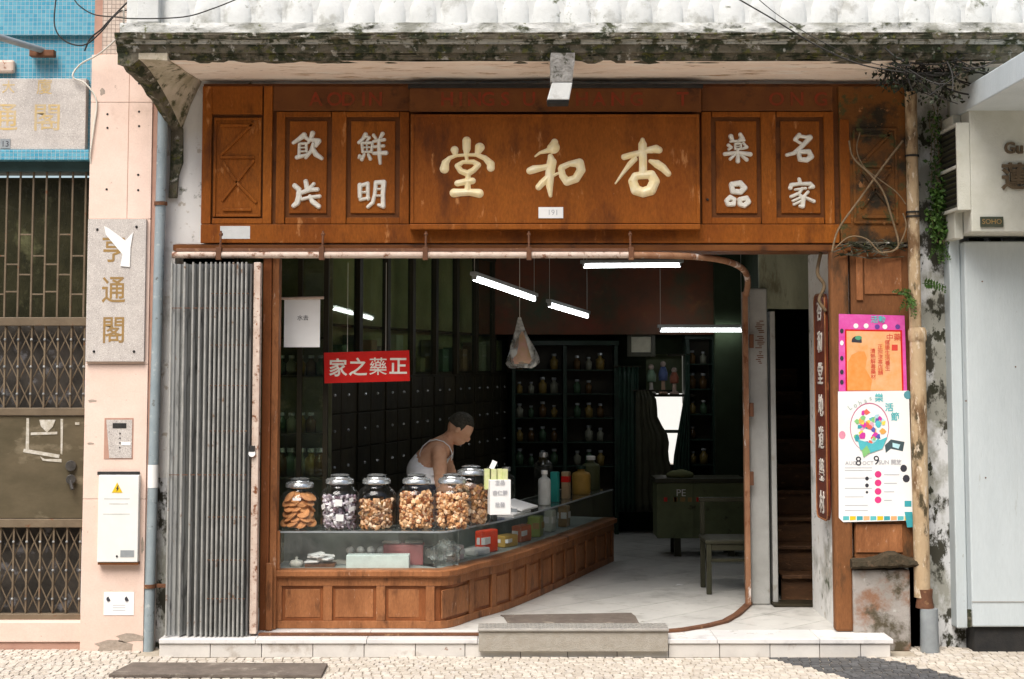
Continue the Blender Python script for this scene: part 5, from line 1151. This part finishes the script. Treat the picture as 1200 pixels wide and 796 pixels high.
# blue grey pipe
bpi = T('drain_pipe', 'blue grey painted drain pipe between pink pilaster and white wall', 'pipe', (X(176, -.1), -.1, 0))
p0, p1 = P(173.5, 764, -.1), P(186, 90, -.1); p1.x = p0.x + .04; p0.z = .002
MB().tube([p0, p1], .035, 16).build('tube', m_pipe, bpi, smooth='auto')
for py in (241, 689): q = P(178, py, -.1); MB().lathe([(.037, 0), (.042, 0), (.042, .025), (.037, .025)], (p0.x + .04 * (q.z - p0.z) / (p1.z - p0.z), -.1, q.z), 14, False).build('clamp', m_rust, bpi, smooth='auto'); box('clamp_arm', m_rust, bpi, q.x + .03, q.x + .1, -.1, -.085, q.z, q.z + .025, .002)
q = P(177, 558, -.1); MB().lathe([(.0362, -.075), (.0362, .075)], (p0.x + .04 * (q.z - p0.z) / (p1.z - p0.z), -.1, q.z), 16, False).build('white_sticker', m_paper, bpi, smooth=True)
# blue mosaic wall with granite name board
bwl = T('blue_tiled_wall', 'blue mosaic tiled wall over the left metal gate', 'wall', (X(50, 0), 0, Z(200, 0)))
box('tiled_face', m_mosaic, bwl, -5.2, x0 + .09, -.04, .25, Z(188, -.04), 4.6, 0)
box('tiled_band', m_mosaic, bwl, -5.2, X(116, -.06, 38), -.075, -.041, Z(42, -.06), 4.6, .004)
box('tiled_ledge', m_mosaic, bwl, -5.2, X(105, -.1, 180), -.12, -.041, Z(188, -.1), Z(176, -.1), .004)
box('soffit_beam', M('dark_teal_paint', (.05, .09, .09), (.035, .06, .06), .6), bwl, -5.2, x0 + .02, -.03, .2, Z(201, -.03), Z(188, -.03) - .001, .003)
nbd = T('name_board', 'speckled granite name board with faded gold characters on blue tiles', 'sign', (X(50, -.1), -.08, Z(176, -.08)))
box('slab', m_granite, nbd, -4.2, X(101, -.1, 130), -.11, -.042, Z(175.5, -.11), Z(92, -.11), .004)
m_fg = M('faded_gold', (.55, .38, .14), (.5, .42, .3), .6, 40)
for ch, px, py, s_ in (('大', 10, 103, .09), ('廈', 52, 103, .11), ('通', 4, 140, .2), ('閣', 55, 140, .2)): letters(ch, s_, m_fg, nbd, (X(px, -.11, py), -.1105, Z(py, -.11)), ext=.0005, bold=.001, name='character')
pbox('number_plate', m_zinc, nbd, 0, 12, 163, 174, -.114, .0035, 0); letters('13', .055, m_black_print, nbd, (X(6, -.114, 169), -.1142, Z(169, -.114)), ext=.0003, name='number')
# metal arm
ar = T('metal_bracket', 'grey metal arm with rusty tip sticking out over blue tiles', 'bracket', (X(0, -.3), -.3, Z(50, -.3)))
MB().tube([P(-20, 38, -.6), P(50, 59, -.1)], .022, 10).build('arm', m_zinc, ar, smooth='auto'); pbox('tip', m_rust, ar, 34, 63, 58, 66, -.12, .06, .006)
lp_ = T('wall_plate', 'rounded rusty pale plate below the metal arm', 'plate', (X(5, -.1), -.08, Z(84, -.08))); pbox('plate', m_rail_t, lp_, -12, 16, 70, 85, -.09, .05, .015)
# left gate
LG = .0
lgt = T('metal_gate', 'brown metal lattice gate with solid middle panel left of pink pilaster', 'gate', (X(50, LG), LG, Z(728, LG)))
gx1 = x0 + .005
def lx(px, Y=LG): return X(px, Y, 450)
box('backing_glass', M('olive_rippled_glass', (.045, .042, .022), (.022, .022, .012), .25, 5, .3, 60, spots=[((.12, .12, .06), .58, .7, 3)]), lgt, -5, gx1, LG + .10, LG + .11, Z(380, LG), Z(201, LG) - .03, 0)
box('backing_sheet', M('dim_backing', (.075, .065, .055), (.025, .022, .018), .6, 6, .2, 40, spots=[((.17, .165, .17), .56, .66, 9)]), lgt, -5, gx1, LG + .10, LG + .11, Z(725, LG), Z(380, LG) - .005, 0)
for py0, py1 in ((372, 382), (478, 487), (608, 618), (719, 728)): box('rail', m_brownmetal, lgt, -5, gx1, LG - .02, LG + .03, Z(py1, LG), Z(py0, LG), .004)
box('end_stile', m_dred, lgt, gx1 - .03, gx1, LG + .035, LG + .09, Z(728, LG), Z(200, LG), .003)
box('sheet_panel', m_panelmetal, lgt, -5, gx1 - .005, LG - .006, LG + .004, Z(607.5, LG), Z(487.5, LG), .002)
k = 0; px = 96
step_h = [300, 335, 305, 340, 310, 345, 300]
while px > -30:
    box('bar', m_brownmetal, lgt, lx(px) - .006, lx(px) + .006, LG - .006, LG + .008, Z(371.7, LG), Z(202, LG), .001)
    a_, b_ = lx(px - 15.5) + .0062, lx(px) - .0062
    for py in ([300, 345] if k % 3 == 0 else [275, 322] if k % 3 == 1 else [310, 342]): box('link', m_brownmetal, lgt, a_, b_, LG - .004, LG + .006, Z(py, LG) - .005, Z(py, LG) + .005, .001)
    k += 1; px -= 15.5
def lattice(py0, py1, rows):
    px = 98
    z1, z0 = Z(py0, LG), Z(py1, LG); dz = (z1 - z0) / rows
    while px > -20:
        box('lattice_bar', m_brownmetal, lgt, lx(px) - .006, lx(px) + .006, LG - .004, LG + .008, z0, z1, .001)
        for r_ in range(rows):
            for sgn in (0, 1):
                xa, xb = (lx(px), lx(px - 15.5)) if sgn else (lx(px - 15.5), lx(px))
                p, q = Vector((xa, LG + (.012 if sgn else .022), z0 + r_ * dz)), Vector((xb, LG + (.012 if sgn else .022), z0 + (r_ + 1) * dz))
                MB().tube([p, q], .005, 5).build('lattice_strip', m_brownmetal, lgt)
            MB().ball((lx(px), LG - .006, z0 + (r_ + .5) * dz), .009, 8, 5).build('rivet', m_gatemetal, lgt)
        px -= 15.5
lattice(382.3, 477.7, 3); lattice(618.3, 718.7, 3)
pb_ = LG - .0085; m_tornp = M('torn_glued_paper', (.55, .52, .46), (.34, .3, .22), .8, 40)
for i, poly in enumerate(([(31, 490), (34, 490), (34, 527), (30, 527)], [(71, 491), (74, 491), (73, 533), (71, 532)], [(28, 526), (70, 533), (69, 537), (27, 530)], [(36, 507), (67, 506), (67, 509), (36, 510)], [(46, 492), (65, 492), (62, 500), (55, 507), (48, 500)], [(47, 535), (52, 538), (72, 538), (72, 542), (50, 540)], [(88, 495), (93, 495), (93, 498), (88, 498)])):
    b = MB(); b.prism([P(a, c_, pb_ - i * .0004) for a, c_ in poly], (0, .0012, 0)); b.build('paper_remnant', m_tornp, lgt)
b = MB(); b.tube([P(83, 546, LG - .01), P(83, 546, LG - .03)], .035, 16); b.tube([P(83, 562, LG - .01), P(83, 562, LG - .045)], .032, 16); b.tube([P(81, 558, LG - .03), P(85, 574, LG - .05)], .012, 8); b.build('lock_handle', M('dark_lock_metal', (.12, .11, .1), (.05, .05, .045), .35, 20, metal=.5), lgt, bevel=.002)
sl_ = T('stone_sill', 'pink stone sill at the foot of the left metal gate', 'sill', (X(40, -.08), -.05, 0))
box('upper_slab', m_pink, sl_, -5, x0 - .002, -.1, .1, Z(753, -.1), Z(729, -.1), .006); box('lower_slab', m_pinkd, sl_, -5, x0 - .002, -.09, .1, 0, Z(753, -.1) - .001, .004)
# wires at the upper left
def wire(label, pts, Y, r, mat, name='cable'):
    q = []
    pts3 = [P(a, b_, Y if not isinstance(Y, list) else Y[i]) for i, (a, b_) in enumerate(pts)]
    for i in range(len(pts3) - 1):
        p0_, p1_, p2_, p3_ = pts3[max(i - 1, 0)], pts3[i], pts3[i + 1], pts3[min(i + 2, len(pts3) - 1)]
        for k in range(6):
            t = k / 6; q.append(.5 * ((2 * p1_) + (p2_ - p0_) * t + (2 * p0_ - 5 * p1_ + 4 * p2_ - p3_) * t * t + (3 * p1_ - p0_ - 3 * p2_ + p3_) * t ** 3))
    q.append(pts3[-1]); o = MB().tube(q, r, 6).build(name, mat, smooth=True); return tag(o, label, 'cable')
wire('black cable loop hanging in front of the blue tiles', [(66, -5), (64, 30), (76, 48), (98, 53), (118, 38), (135, 18), (150, 12), (200, 15)], -.35, .005, m_cable)
wire('second black cable crossing the blue tiles to the balcony', [(85, -5), (92, 6), (110, 17), (135, 20), (160, 22), (215, 20), (250, 10), (285, -4)], -.8, .004, m_cable)
wire('short dark cable end near pink pilaster top', [(99, 60), (106, 45), (118, 35), (130, 22), (150, 2)], -.3, .006, m_cable)
wire('white cable running down from the balcony corner along the pilaster', [(145, 10), (142, 38), (118, 62), (95, 75), (85, 90), (100, 98), (113, 118), (110, 150), (106, 180), (107, 196)], [-.7, -.6, -.3, -.15, -.14, -.14, -.14, -.14, -.14, -.12], .006, m_wcable)
wire('thin grey wire strung over the balcony front at the right', [(860, -4), (905, 22), (960, 55), (1010, 76), (1060, 85)], -.85, .0045, m_cable)
wire('dark wire running beside the strung grey wire', [(885, -4), (915, 20), (965, 50), (1015, 72), (1062, 82)], -.84, .0025, m_cable)
MB()
rs = T('rag', 'rusty hanging strap in front of the stained wall strip', 'strap', (X(204, -.05), -.05, Z(230, -.05)))
b = MB(); b.prism([P(200, 150, -.04), P(214, 150, -.04), P(214, 190, -.04), P(209, 205, -.04), (P(207, 232, -.04)), P(197, 232, -.04), P(199, 200, -.04)], (0, .03, 0)); b.build('strap', m_moss, rs, bevel=.004)

# ================================================================== RIGHT SIDE
rwl = MB(); rwl.box(X(1060, 0), 3.3, .0, .25, 0, 4.4); rwl = rwl.build('side_wall', m_wallm); tag(rwl, 'peeling mould stained white wall strip between cream pipe and white building', 'wall')
XW = 2.945
wb = T('white_building', 'white painted neighbouring building at the right edge with louvred vent', 'building', (XW, 0, 0))
box('lower_wall', m_bluegr, wb, XW + .03, 6, -.2, .4, Z(735, -.2), Z(283, -.2), .01)
box('corner_pilaster', m_bluegr, wb, XW - .045, XW + .0285, -.12, .4, Z(736, -.1), Z(280, -.1), .008)
box('upper_wall', m_bplaster, wb, XW - .0, 6, -.46, .4, Z(272, -.46), 4.4, .008)
box('upper_return', m_bplaster, wb, XW - .06, XW - .001, -.3, .0, Z(280, -.3), 3.5, .008)
box('plinth', m_black, wb, XW + .05, 6, -.17, .4, 0, Z(735, -.2) - .001, .01)
box('seam', m_gst, wb, XW + .03, 6, -.2035, -.2005, Z(706, -.2), Z(704.5, -.2), 0)
box('rotten_notch', m_moss, wb, X(1134, -.21, 728), X(1139, -.21, 728), -.206, -.2005, Z(735, -.2), Z(714, -.2), 0)
for px, py in ((1126 + 25, 330), (1190, 430), (1155, 560), (1132, 470)): MB().tube([(X(px, -.2, py), -.203, Z(py, -.2)), (X(px, -.2, py), -.198, Z(py, -.2))], .005, 8).build('screw', m_rust, wb)
# louvre on side face
lv = T('louvre_vent', 'dark louvred vent with pale frame on the side of the white building', 'vent', (XW - .07, -.15, Z(255, -.2)))
ly0, ly1 = -.44, -.04; lz0, lz1 = Z(250, -.25), Z(150, -.25)
for z0, z1 in ((lz0, lz0 + .02), (lz1 - .02, lz1), ((lz0 + lz1) / 2 - .01, (lz0 + lz1) / 2 + .01)): box('frame_rail', m_bplaster, lv, XW - .085, XW - .0015, ly0, ly1, z0, z1, .002)
for y0 in (ly0 - .02, ly1): box('frame_stile', m_bplaster, lv, XW - .085, XW - .0015, y0, y0 + .02, lz0, lz1, .002)
box('backing', m_black, lv, XW - .066, XW - .061, ly0, ly1, lz0, lz1, 0)
nl = 14
for i in range(nl):
    z = lz0 + .03 + (lz1 - lz0 - .05) * i / nl
    MB().obox((XW - .075, (ly0 + ly1) / 2, z), .02, ly1 - ly0 - .002, .004, Matrix.Rotation(R(40), 3, 'Y')).build('slat', m_chair, lv)
cn = MB(); cn.box(2.93, 6, -2.2, -.1, 3.50, 3.66); cn = cn.build('canopy_slab', m_bluegr, wb, bevel=.008)
nmp = T('name_plate', 'small dark rectangular plate on the white building', 'plate', (X(1162, -.46), -.46, Z(266, -.46))); pbox('plate', M('bronze_plate', (.06, .07, .05), (.04, .045, .03), .4), nmp, 1149, 1176, 254, 266, -.472, .011, .002)
letters('SOHO', .045, m_gold_dull, nmp, (X(1162.5, -.472, 260), -.4725, Z(260, -.472)), ext=.0003, name='lettering')
wsn = T('wall_sign', 'dark bronze cut-out characters on the white building at the frame edge', 'sign', (X(1190, -.46), -.46, Z(228, -.46)))
m_brz = M('dark_bronze', (.14, .1, .06), (.09, .065, .04), .5, 12)
letters('Gu', .1, m_brz, wsn, (X(1188, -.47, 172), -.468, Z(174, -.47)), ext=.008, bold=.003, name='character'); letters('蓮', .18, m_brz, wsn, (X(1190, -.47, 210), -.468, Z(209, -.47)), ext=.008, bold=.004, name='character')
# cream down pipe
cp = T('down_pipe', 'cream weathered clay down pipe beside the poster pillar', 'pipe', (X(1075, -.12), -.12, 0))
cpx = X(1077, -.12, 500)
def pz(py): return Z(py, -.12)
cl = lambda py: cpx + X(1077 + (py - 500) * .006, -.12, 500) - X(1077, -.12, 500)
segs = [(108, 390), (394, 700)]
for a, b_ in segs:
    r0 = .04 if a == 108 else .052
    pr = [(r0 * (1 + .04 * noise.noise(Vector((i * .7, a, 0)))), pz(b_) + (pz(a) - pz(b_)) * i / 16) for i in range(17)]
    MB().lathe(pr, (cpx - (.012 if a == 108 else 0), -.12, 0), 16).build('pipe_length', m_cream, cp, smooth='auto')
MB().lathe([(.05, pz(402)), (.06, pz(398)), (.06, pz(388)), (.05, pz(384))], (cpx, -.12, 0), 16).build('collar', m_cream, cp, smooth='auto')
for py in (184, 250, 255): MB().lathe([(.043, pz(py)), (.048, pz(py)), (.048, pz(py) + .012), (.043, pz(py) + .012)], (cpx - .012, -.12, 0), 12, False).build('wire_clamp', m_black, cp)
MB().lathe([(.06, 0.01), (.056, pz(712))], (cpx + .03, -.16, 0), 16).build('zinc_shoe', m_zinc, cp, smooth='auto')
MB().lathe([(.06, pz(712) + .001), (.05, pz(700)), (.053, pz(690))], (cpx + .012, -.13, 0), 14).build('rusty_joint', m_rust, cp, smooth='auto')

# ------------------------------------------------------------------ posters
PO = -.0925
po = T('pink_poster', 'bright pink and orange poster above the white poster on the pillar', 'poster', (X(1022, PO), PO, Z(458, PO)))
def pp_(par, poly, mat, lev, nm='printed_shape', dz=.0006): MB().prism([P(a, b_, PO - lev * .0007) for a, b_ in poly], (0, .0006, 0)).build(nm, mat, par)
def disc(cx, cy, rx, ry, n=14, a0=0, a1=360): return [(cx + rx * math.cos(R(a0 + (a1 - a0) * k / n)), cy + ry * math.sin(R(a0 + (a1 - a0) * k / n))) for k in range(n if a1 - a0 == 360 else n + 1)]
m_mag = M('magenta_print', (.6, .05, .3), (.66, .12, .4), .5, 14); m_org = M('orange_print', (.72, .34, .12), (.75, .42, .22), .5, 16); m_cy = plain('cyan_print', (.12, .5, .52)); m_or2 = M('deep_orange_print', (.7, .25, .05), (.72, .32, .1), .5, 20)
pp_(po, [(983, 368), (1060, 370), (1063, 459), (983, 459)], m_mag, 0, 'sheet')
pp_(po, [(990, 386), (1057, 387), (1059, 458), (991, 458)], m_red, 1); pp_(po, [(992, 388), (1055, 389), (1057, 458), (993, 458)], m_org, 2, 'picture_field')
pp_(po, [(993, 458), (994, 424), (998, 416), (1006, 412), (1013, 412), (1016, 420), (1014, 432), (1022, 446), (1020, 458)], m_or2, 3, 'figure_body')
pp_(po, disc(1006, 404, 6, 8), m_org, 4, 'figure_face'); pp_(po, disc(1004, 400, 6, 6, 12, 170, 380), m_black_print, 5, 'figure_hair'); pp_(po, disc(1006, 396, 4, 2.5), plain('green_print', (.1, .35, .2)), 6)
pp_(po, [(1045, 404), (1052, 404), (1052, 411), (1045, 411)], m_red_print, 3, 'seal')
letters('中藥', .05, m_red_print, po, (X(1047, PO, 396), PO - .0025, Z(396, PO)), ext=.0003, name='lettering')
for i, s_ in enumerate(('清熱解毒藥材', '正宗涼茶店舖', '健康生活養生')): letters('\n'.join(s_), .036, m_red_print, po, (X(1023 + i * 8.5, PO, 425), PO - .0025, Z(427 - i * 5, PO)), ext=.0003, name='lettering', line=.95)
for px in (1003, 1015, 1028, 1037, 1052): pp_(po, disc(px, 381 + (px % 3), 3, 3, 8), m_paper if px % 2 else plain('violet_print', (.15, .06, .3)), 3)
letters('活動', .05, m_cy, po, (X(1029, PO, 375), PO - .0025, Z(375, PO)), ext=.0003, bold=.0008, name='lettering')
for py in (388, 402, 420, 436, 448): pp_(po, disc(986.5, py, 2.2, 3, 8), m_paper if py % 4 else m_black_print, 3)
PO = -.095
wp = T('white_poster', 'large white event poster with colourful round picture on the pillar', 'poster', (X(1025, PO), PO, Z(611, PO)))
pp_(wp, [(982, 459), (1065, 458), (1070, 610), (988, 612), (983, 607)], m_paper, 0, 'sheet')
pp_(wp, disc(1019, 501, 23, 29, 28), plain('pink_line', (.5, .15, .25)), 1, 'ring'); pp_(wp, disc(1019, 501.5, 22, 28, 28), m_paper, 2, 'ring_inside')
cols = [(.75, .15, .1), (.8, .65, .1), (.1, .5, .55), (.1, .12, .4), (.6, .05, .35), (.25, .55, .2), (.7, .4, .5), (.05, .35, .4), (.45, .7, .75), (.8, .4, .1)]
cm_ = [plain('collage_print', c) for c in cols]
r2 = random.Random(3)
for k in range(46):
    a = r2.uniform(0, 6.28); rr_ = math.sqrt(r2.random()) * .85; cx_, cy_ = 1019 + 21 * rr_ * math.cos(a), 502 + 27 * rr_ * math.sin(a)
    if cy_ < 485 and r2.random() < .8: continue
    pp_(wp, disc(cx_, cy_, r2.uniform(1.5, 4), r2.uniform(1.5, 4.5), 6, r2.uniform(0, 60), 360 + 0) if False else [(cx_ + r2.uniform(1.5, 4.5) * math.cos(R(q)), cy_ + r2.uniform(1.5, 5) * math.sin(R(q))) for q in (0, 60, 130, 190, 250, 310)], cm_[k % 10], 3 + (k % 6) * .5 + k * .02)
pp_(wp, [(1005, 515), (1022, 520), (1040, 512), (1034, 526), (1020, 531), (1008, 527)], cm_[2], 7.2); pp_(wp, [(1010, 528), (1016, 522), (1020, 530), (1012, 536)], cm_[5], 7.6)
for ch, px, py in (('樂', 1030, 467), ('活', 1042, 478), ('節', 1049, 489)): letters(ch, .058, m_cy, wp, (X(px, PO, py), PO - .0015, Z(py, PO)), ext=.0003, bold=.0012, name='character')
for i, ch in enumerate('Lohas'): letters(ch, .045, plain('grey_green_print', (.4, .5, .45)), wp, (X(996 + i * 6, PO, 478 - i * 2.8), PO - .0015, Z(478 - i * 2.8, PO)), face=Matrix.Rotation(R(90), 4, 'X') @ Matrix.Rotation(R(40 - i * 8), 4, 'Z'), ext=.0003, name='letter')
letters('8', .085, m_black_print, wp, (X(1006, PO, 541), PO - .0015, Z(541, PO)), ext=.0003, name='number'); letters('9', .085, m_black_print, wp, (X(1027, PO, 540), PO - .0015, Z(540, PO)), ext=.0003, name='number')
letters('AUG', .035, m_grey_print, wp, (X(997, PO, 543), PO - .0015, Z(543, PO)), ext=.0003, name='lettering'); letters('OCT', .035, m_grey_print, wp, (X(1017, PO, 543), PO - .0015, Z(543, PO)), ext=.0003, name='lettering'); letters('SUN 開放', .036, m_grey_print, wp, (X(1043, PO, 541), PO - .0015, Z(542, PO)), ext=.0003, bold=.0005, name='lettering')
for i, py in enumerate((556, 566, 576, 586)): pp_(wp, disc(1029, py, 4, 4, 12), plain('pink_dot', (.7, .05, .22)), 1, 'pink_dot'); pp_(wp, [(1036, py), (1054 - i * 3, py), (1054 - i * 3, py + 1), (1036, py + 1)], m_grey_print, 1, 'printed_line')
for py in (548, 551, 560, 572, 582, 592, 598): pp_(wp, [(990, py), (1012 + (py % 3) * 5, py), (1012 + (py % 3) * 5, py + .8), (990, py + .8)], m_grey_print, 1, 'printed_line')
for px, py, r_ in ((1016, 561, 2.2), (1016, 569, 2.2), (1016, 577, 1.5), (1059, 549, 4), (1062, 561, 4.2)): pp_(wp, disc(px, py, r_, r_ * 1.1, 10), m_black_print, 1, 'printed_spot')
pp_(wp, [(1044, 515), (1060, 518), (1058, 529), (1044, 526), (1038, 531), (1037, 522)], plain('dark_photo_print', (.06, .09, .1)), 1, 'small_photo'); pp_(wp, [(1046, 519), (1055, 521), (1053, 526), (1046, 524)], cm_[8], 2); pp_(wp, disc(987, 510, 4, 5, 10), plain('pink_dot2', (.75, .3, .4)), 1)
for a in range(10): pp_(wp, [(988 + a * 8, 605), (995 + a * 8, 605), (995 + a * 8, 609.5), (988 + a * 8, 610)], [m_cy, m_yw, cm_[7], m_org][a % 4], 1, 'border_block')
pp_(wp, [(1060, 587), (1068, 587), (1068, 594), (1060, 594)], cm_[7], 1); pp_(wp, [(1060, 600), (1069, 600), (1071, 618), (1063, 618)], cm_[7], 1.5); pp_(wp, disc(1064, 463, 5, 5, 10), plain('teal_spot', (.1, .3, .35)), 1)

# ------------------------------------------------------------------ vines, stems, ferns
def leaf(b, p, d_, l, wd):
    d_ = Vector(d_).normalized(); s_ = d_.cross(Vector((rnd.uniform(-1, 1), rnd.uniform(-1, 1), rnd.uniform(-1, 1)))).normalized() * wd
    q = p + d_ * l; m = p + d_ * l * .45; up = d_.cross(s_).normalized() * l * .12
    b.add([p, m + s_ + up, q, m - s_ + up], [(0, 1, 2), (0, 2, 3)])
def rp_(s_=1): return Vector((rnd.uniform(-s_, s_), rnd.uniform(-s_, s_), rnd.uniform(-s_, s_)))
vn = T('hanging_vine', 'dark tangled creeper hanging under the balcony corner at right', 'vine', (X(1085, -.4), -.4, Z(90, -.4)))
b = MB(); lf = MB()
for i in range(110):
    sx, sy = rnd.uniform(1035, 1125), rnd.uniform(56, 88); ex = sx + rnd.uniform(-40, 70); ey = sy + rnd.uniform(-5, 38) - max(0, ex - 1120) * .35; Y0 = rnd.uniform(-.75, -.3)
    a_, e_ = P(sx, sy, Y0), P(ex, min(ey, 122), Y0 + rnd.uniform(-.1, .15)); m_ = a_.lerp(e_, .5) + Vector((rnd.uniform(-.05, .05), 0, rnd.uniform(-.09, .04)))
    pts = [a_.lerp(m_, k / 4).lerp(m_.lerp(e_, k / 4), k / 4) for k in range(5)]; b.tube(pts, rnd.uniform(.003, .007), 5)
    for k in range(7): leaf(lf, pts[rnd.randrange(5)] + rp_(.04), rp_() + Vector((0, 0, -.6)), rnd.uniform(.02, .05), rnd.uniform(.006, .015))
b.build('stems', m_cable, vn, kind='stuff'); lf.build('leaves', m_dleaf, vn, kind='stuff')
vn2 = T('creeper', 'green creeper trailing down the wall between cream pipe and vent', 'vine', (X(1098, -.08), -.08, Z(300, -.08)))
b = MB(); lf = MB()
for i in range(5):
    px = 1086 + rnd.uniform(0, 16); y0 = rnd.uniform(95, 150); pts = []
    for k in range(14): pts.append(P(px + rnd.uniform(-2.5, 2.5) + k * rnd.uniform(0, 1), y0 + k * rnd.uniform(10, 13), -.07 - rnd.random() * .06))
    b.tube(pts, .0025, 4)
    for p in pts:
        py = project(p)[1]; d_n = 5 if (140 < py < 190) else 34 if 220 < py < 275 else 7
        for k in range(d_n): leaf(lf, p + rp_(.04), rp_() + Vector((0, -.4, -.5)), rnd.uniform(.02, .045), rnd.uniform(.006, .014))
b.build('stems', m_vinestem, vn2, kind='stuff'); lf.build('leaves', m_leaf, vn2, kind='stuff')
def fern(label, px, py, Y, n_, L0, dirs):
    t = T('fern', label, 'fern', P(px, py, Y)); c_ = t.location.copy()
    for i in range(n_):
        b = MB(); d_ = Vector(dirs[i % len(dirs)]) + rp_(.25); d_.normalize(); pts = [c_ + d_ * L0 * k / 8 + Vector((0, 0, -.25 * L0 * (k / 8) ** 2)) for k in range(9)]
        b.tube(pts, .0018, 4)
        sd_ = d_.cross(Vector((0, 1, .2))).normalized()
        for k in range(1, 9):
            for s_ in (-1, 1): leaf(b, pts[k], d_ * .5 + sd_ * s_, L0 * .3 * (1 - k / 11), L0 * .06)
        b.build('frond', m_leaf, t)
fern('small fern growing left of the cream pipe joint above the posters', 1068, 345, -.14, 6, .14, [(-1, -.5, .3), (-.6, -.6, -.6), (-.2, -.7, -.9)])
fern('small fern growing right of the cream pipe below the creeper', 1080, 332, -.1, 4, .15, [(1, -.4, .2), (.9, -.5, -.2)])
fern('weed tuft hanging below the creeper on the wall strip', 1100, 285, -.06, 5, .12, [(0, -.4, -1), (.3, -.5, -.8), (-.4, -.4, -.6)])
def stem(label, pts, Y, r): o = wire(label, pts, Y, r, m_vinestem, 'dry_stem'); o['category'] = 'stem'; return o
stem('dry pale stem rising diagonally across the right sign panel to the pipe', [(975, 296), (983, 268), (1010, 230), (1035, 195), (1058, 165)], -.2, .007)
stem('dry stem curving down right over the carved end panel', [(995, 165), (1000, 185), (1020, 205), (1035, 225), (1045, 255), (1053, 285), (1047, 294), (1035, 296)], -.21, .0065)
stem('dry stem arching along the top of the poster pillar', [(978, 292), (995, 278), (1015, 280), (1030, 295), (1040, 297)], -.2, .005)
stem('short dry stem beside the pipe at pillar top', [(1058, 250), (1062, 265), (1055, 285), (1045, 296)], -.18, .005)
stem('thin dark stem looping in the end panel', [(1008, 155), (1004, 175), (1012, 195), (1030, 210), (1050, 225), (1062, 240)], -.19, .004)
stem('twisted dark stem clump beside the small door panel', [(962, 296), (958, 320), (966, 335), (960, 352), (968, 365)], .02, .012)
tg = T('root_tangle', 'dark dry root tangle between the sign and the pillar top', 'roots', (X(1025, -.12), -.12, Z(295, -.12)))
b = MB()
for i in range(26):
    a_ = P(rnd.uniform(975, 1060), rnd.uniform(284, 300), rnd.uniform(-.18, -.08)); e_ = P(rnd.uniform(975, 1064), rnd.uniform(282, 302), rnd.uniform(-.18, -.08)); m_ = a_.lerp(e_, .5) + Vector((0, 0, rnd.uniform(-.04, .06))); b.tube([a_, a_.lerp(m_, .6), m_, m_.lerp(e_, .6), e_], rnd.uniform(.002, .006), 5)
b.build('roots', m_moss, tg, kind='stuff')
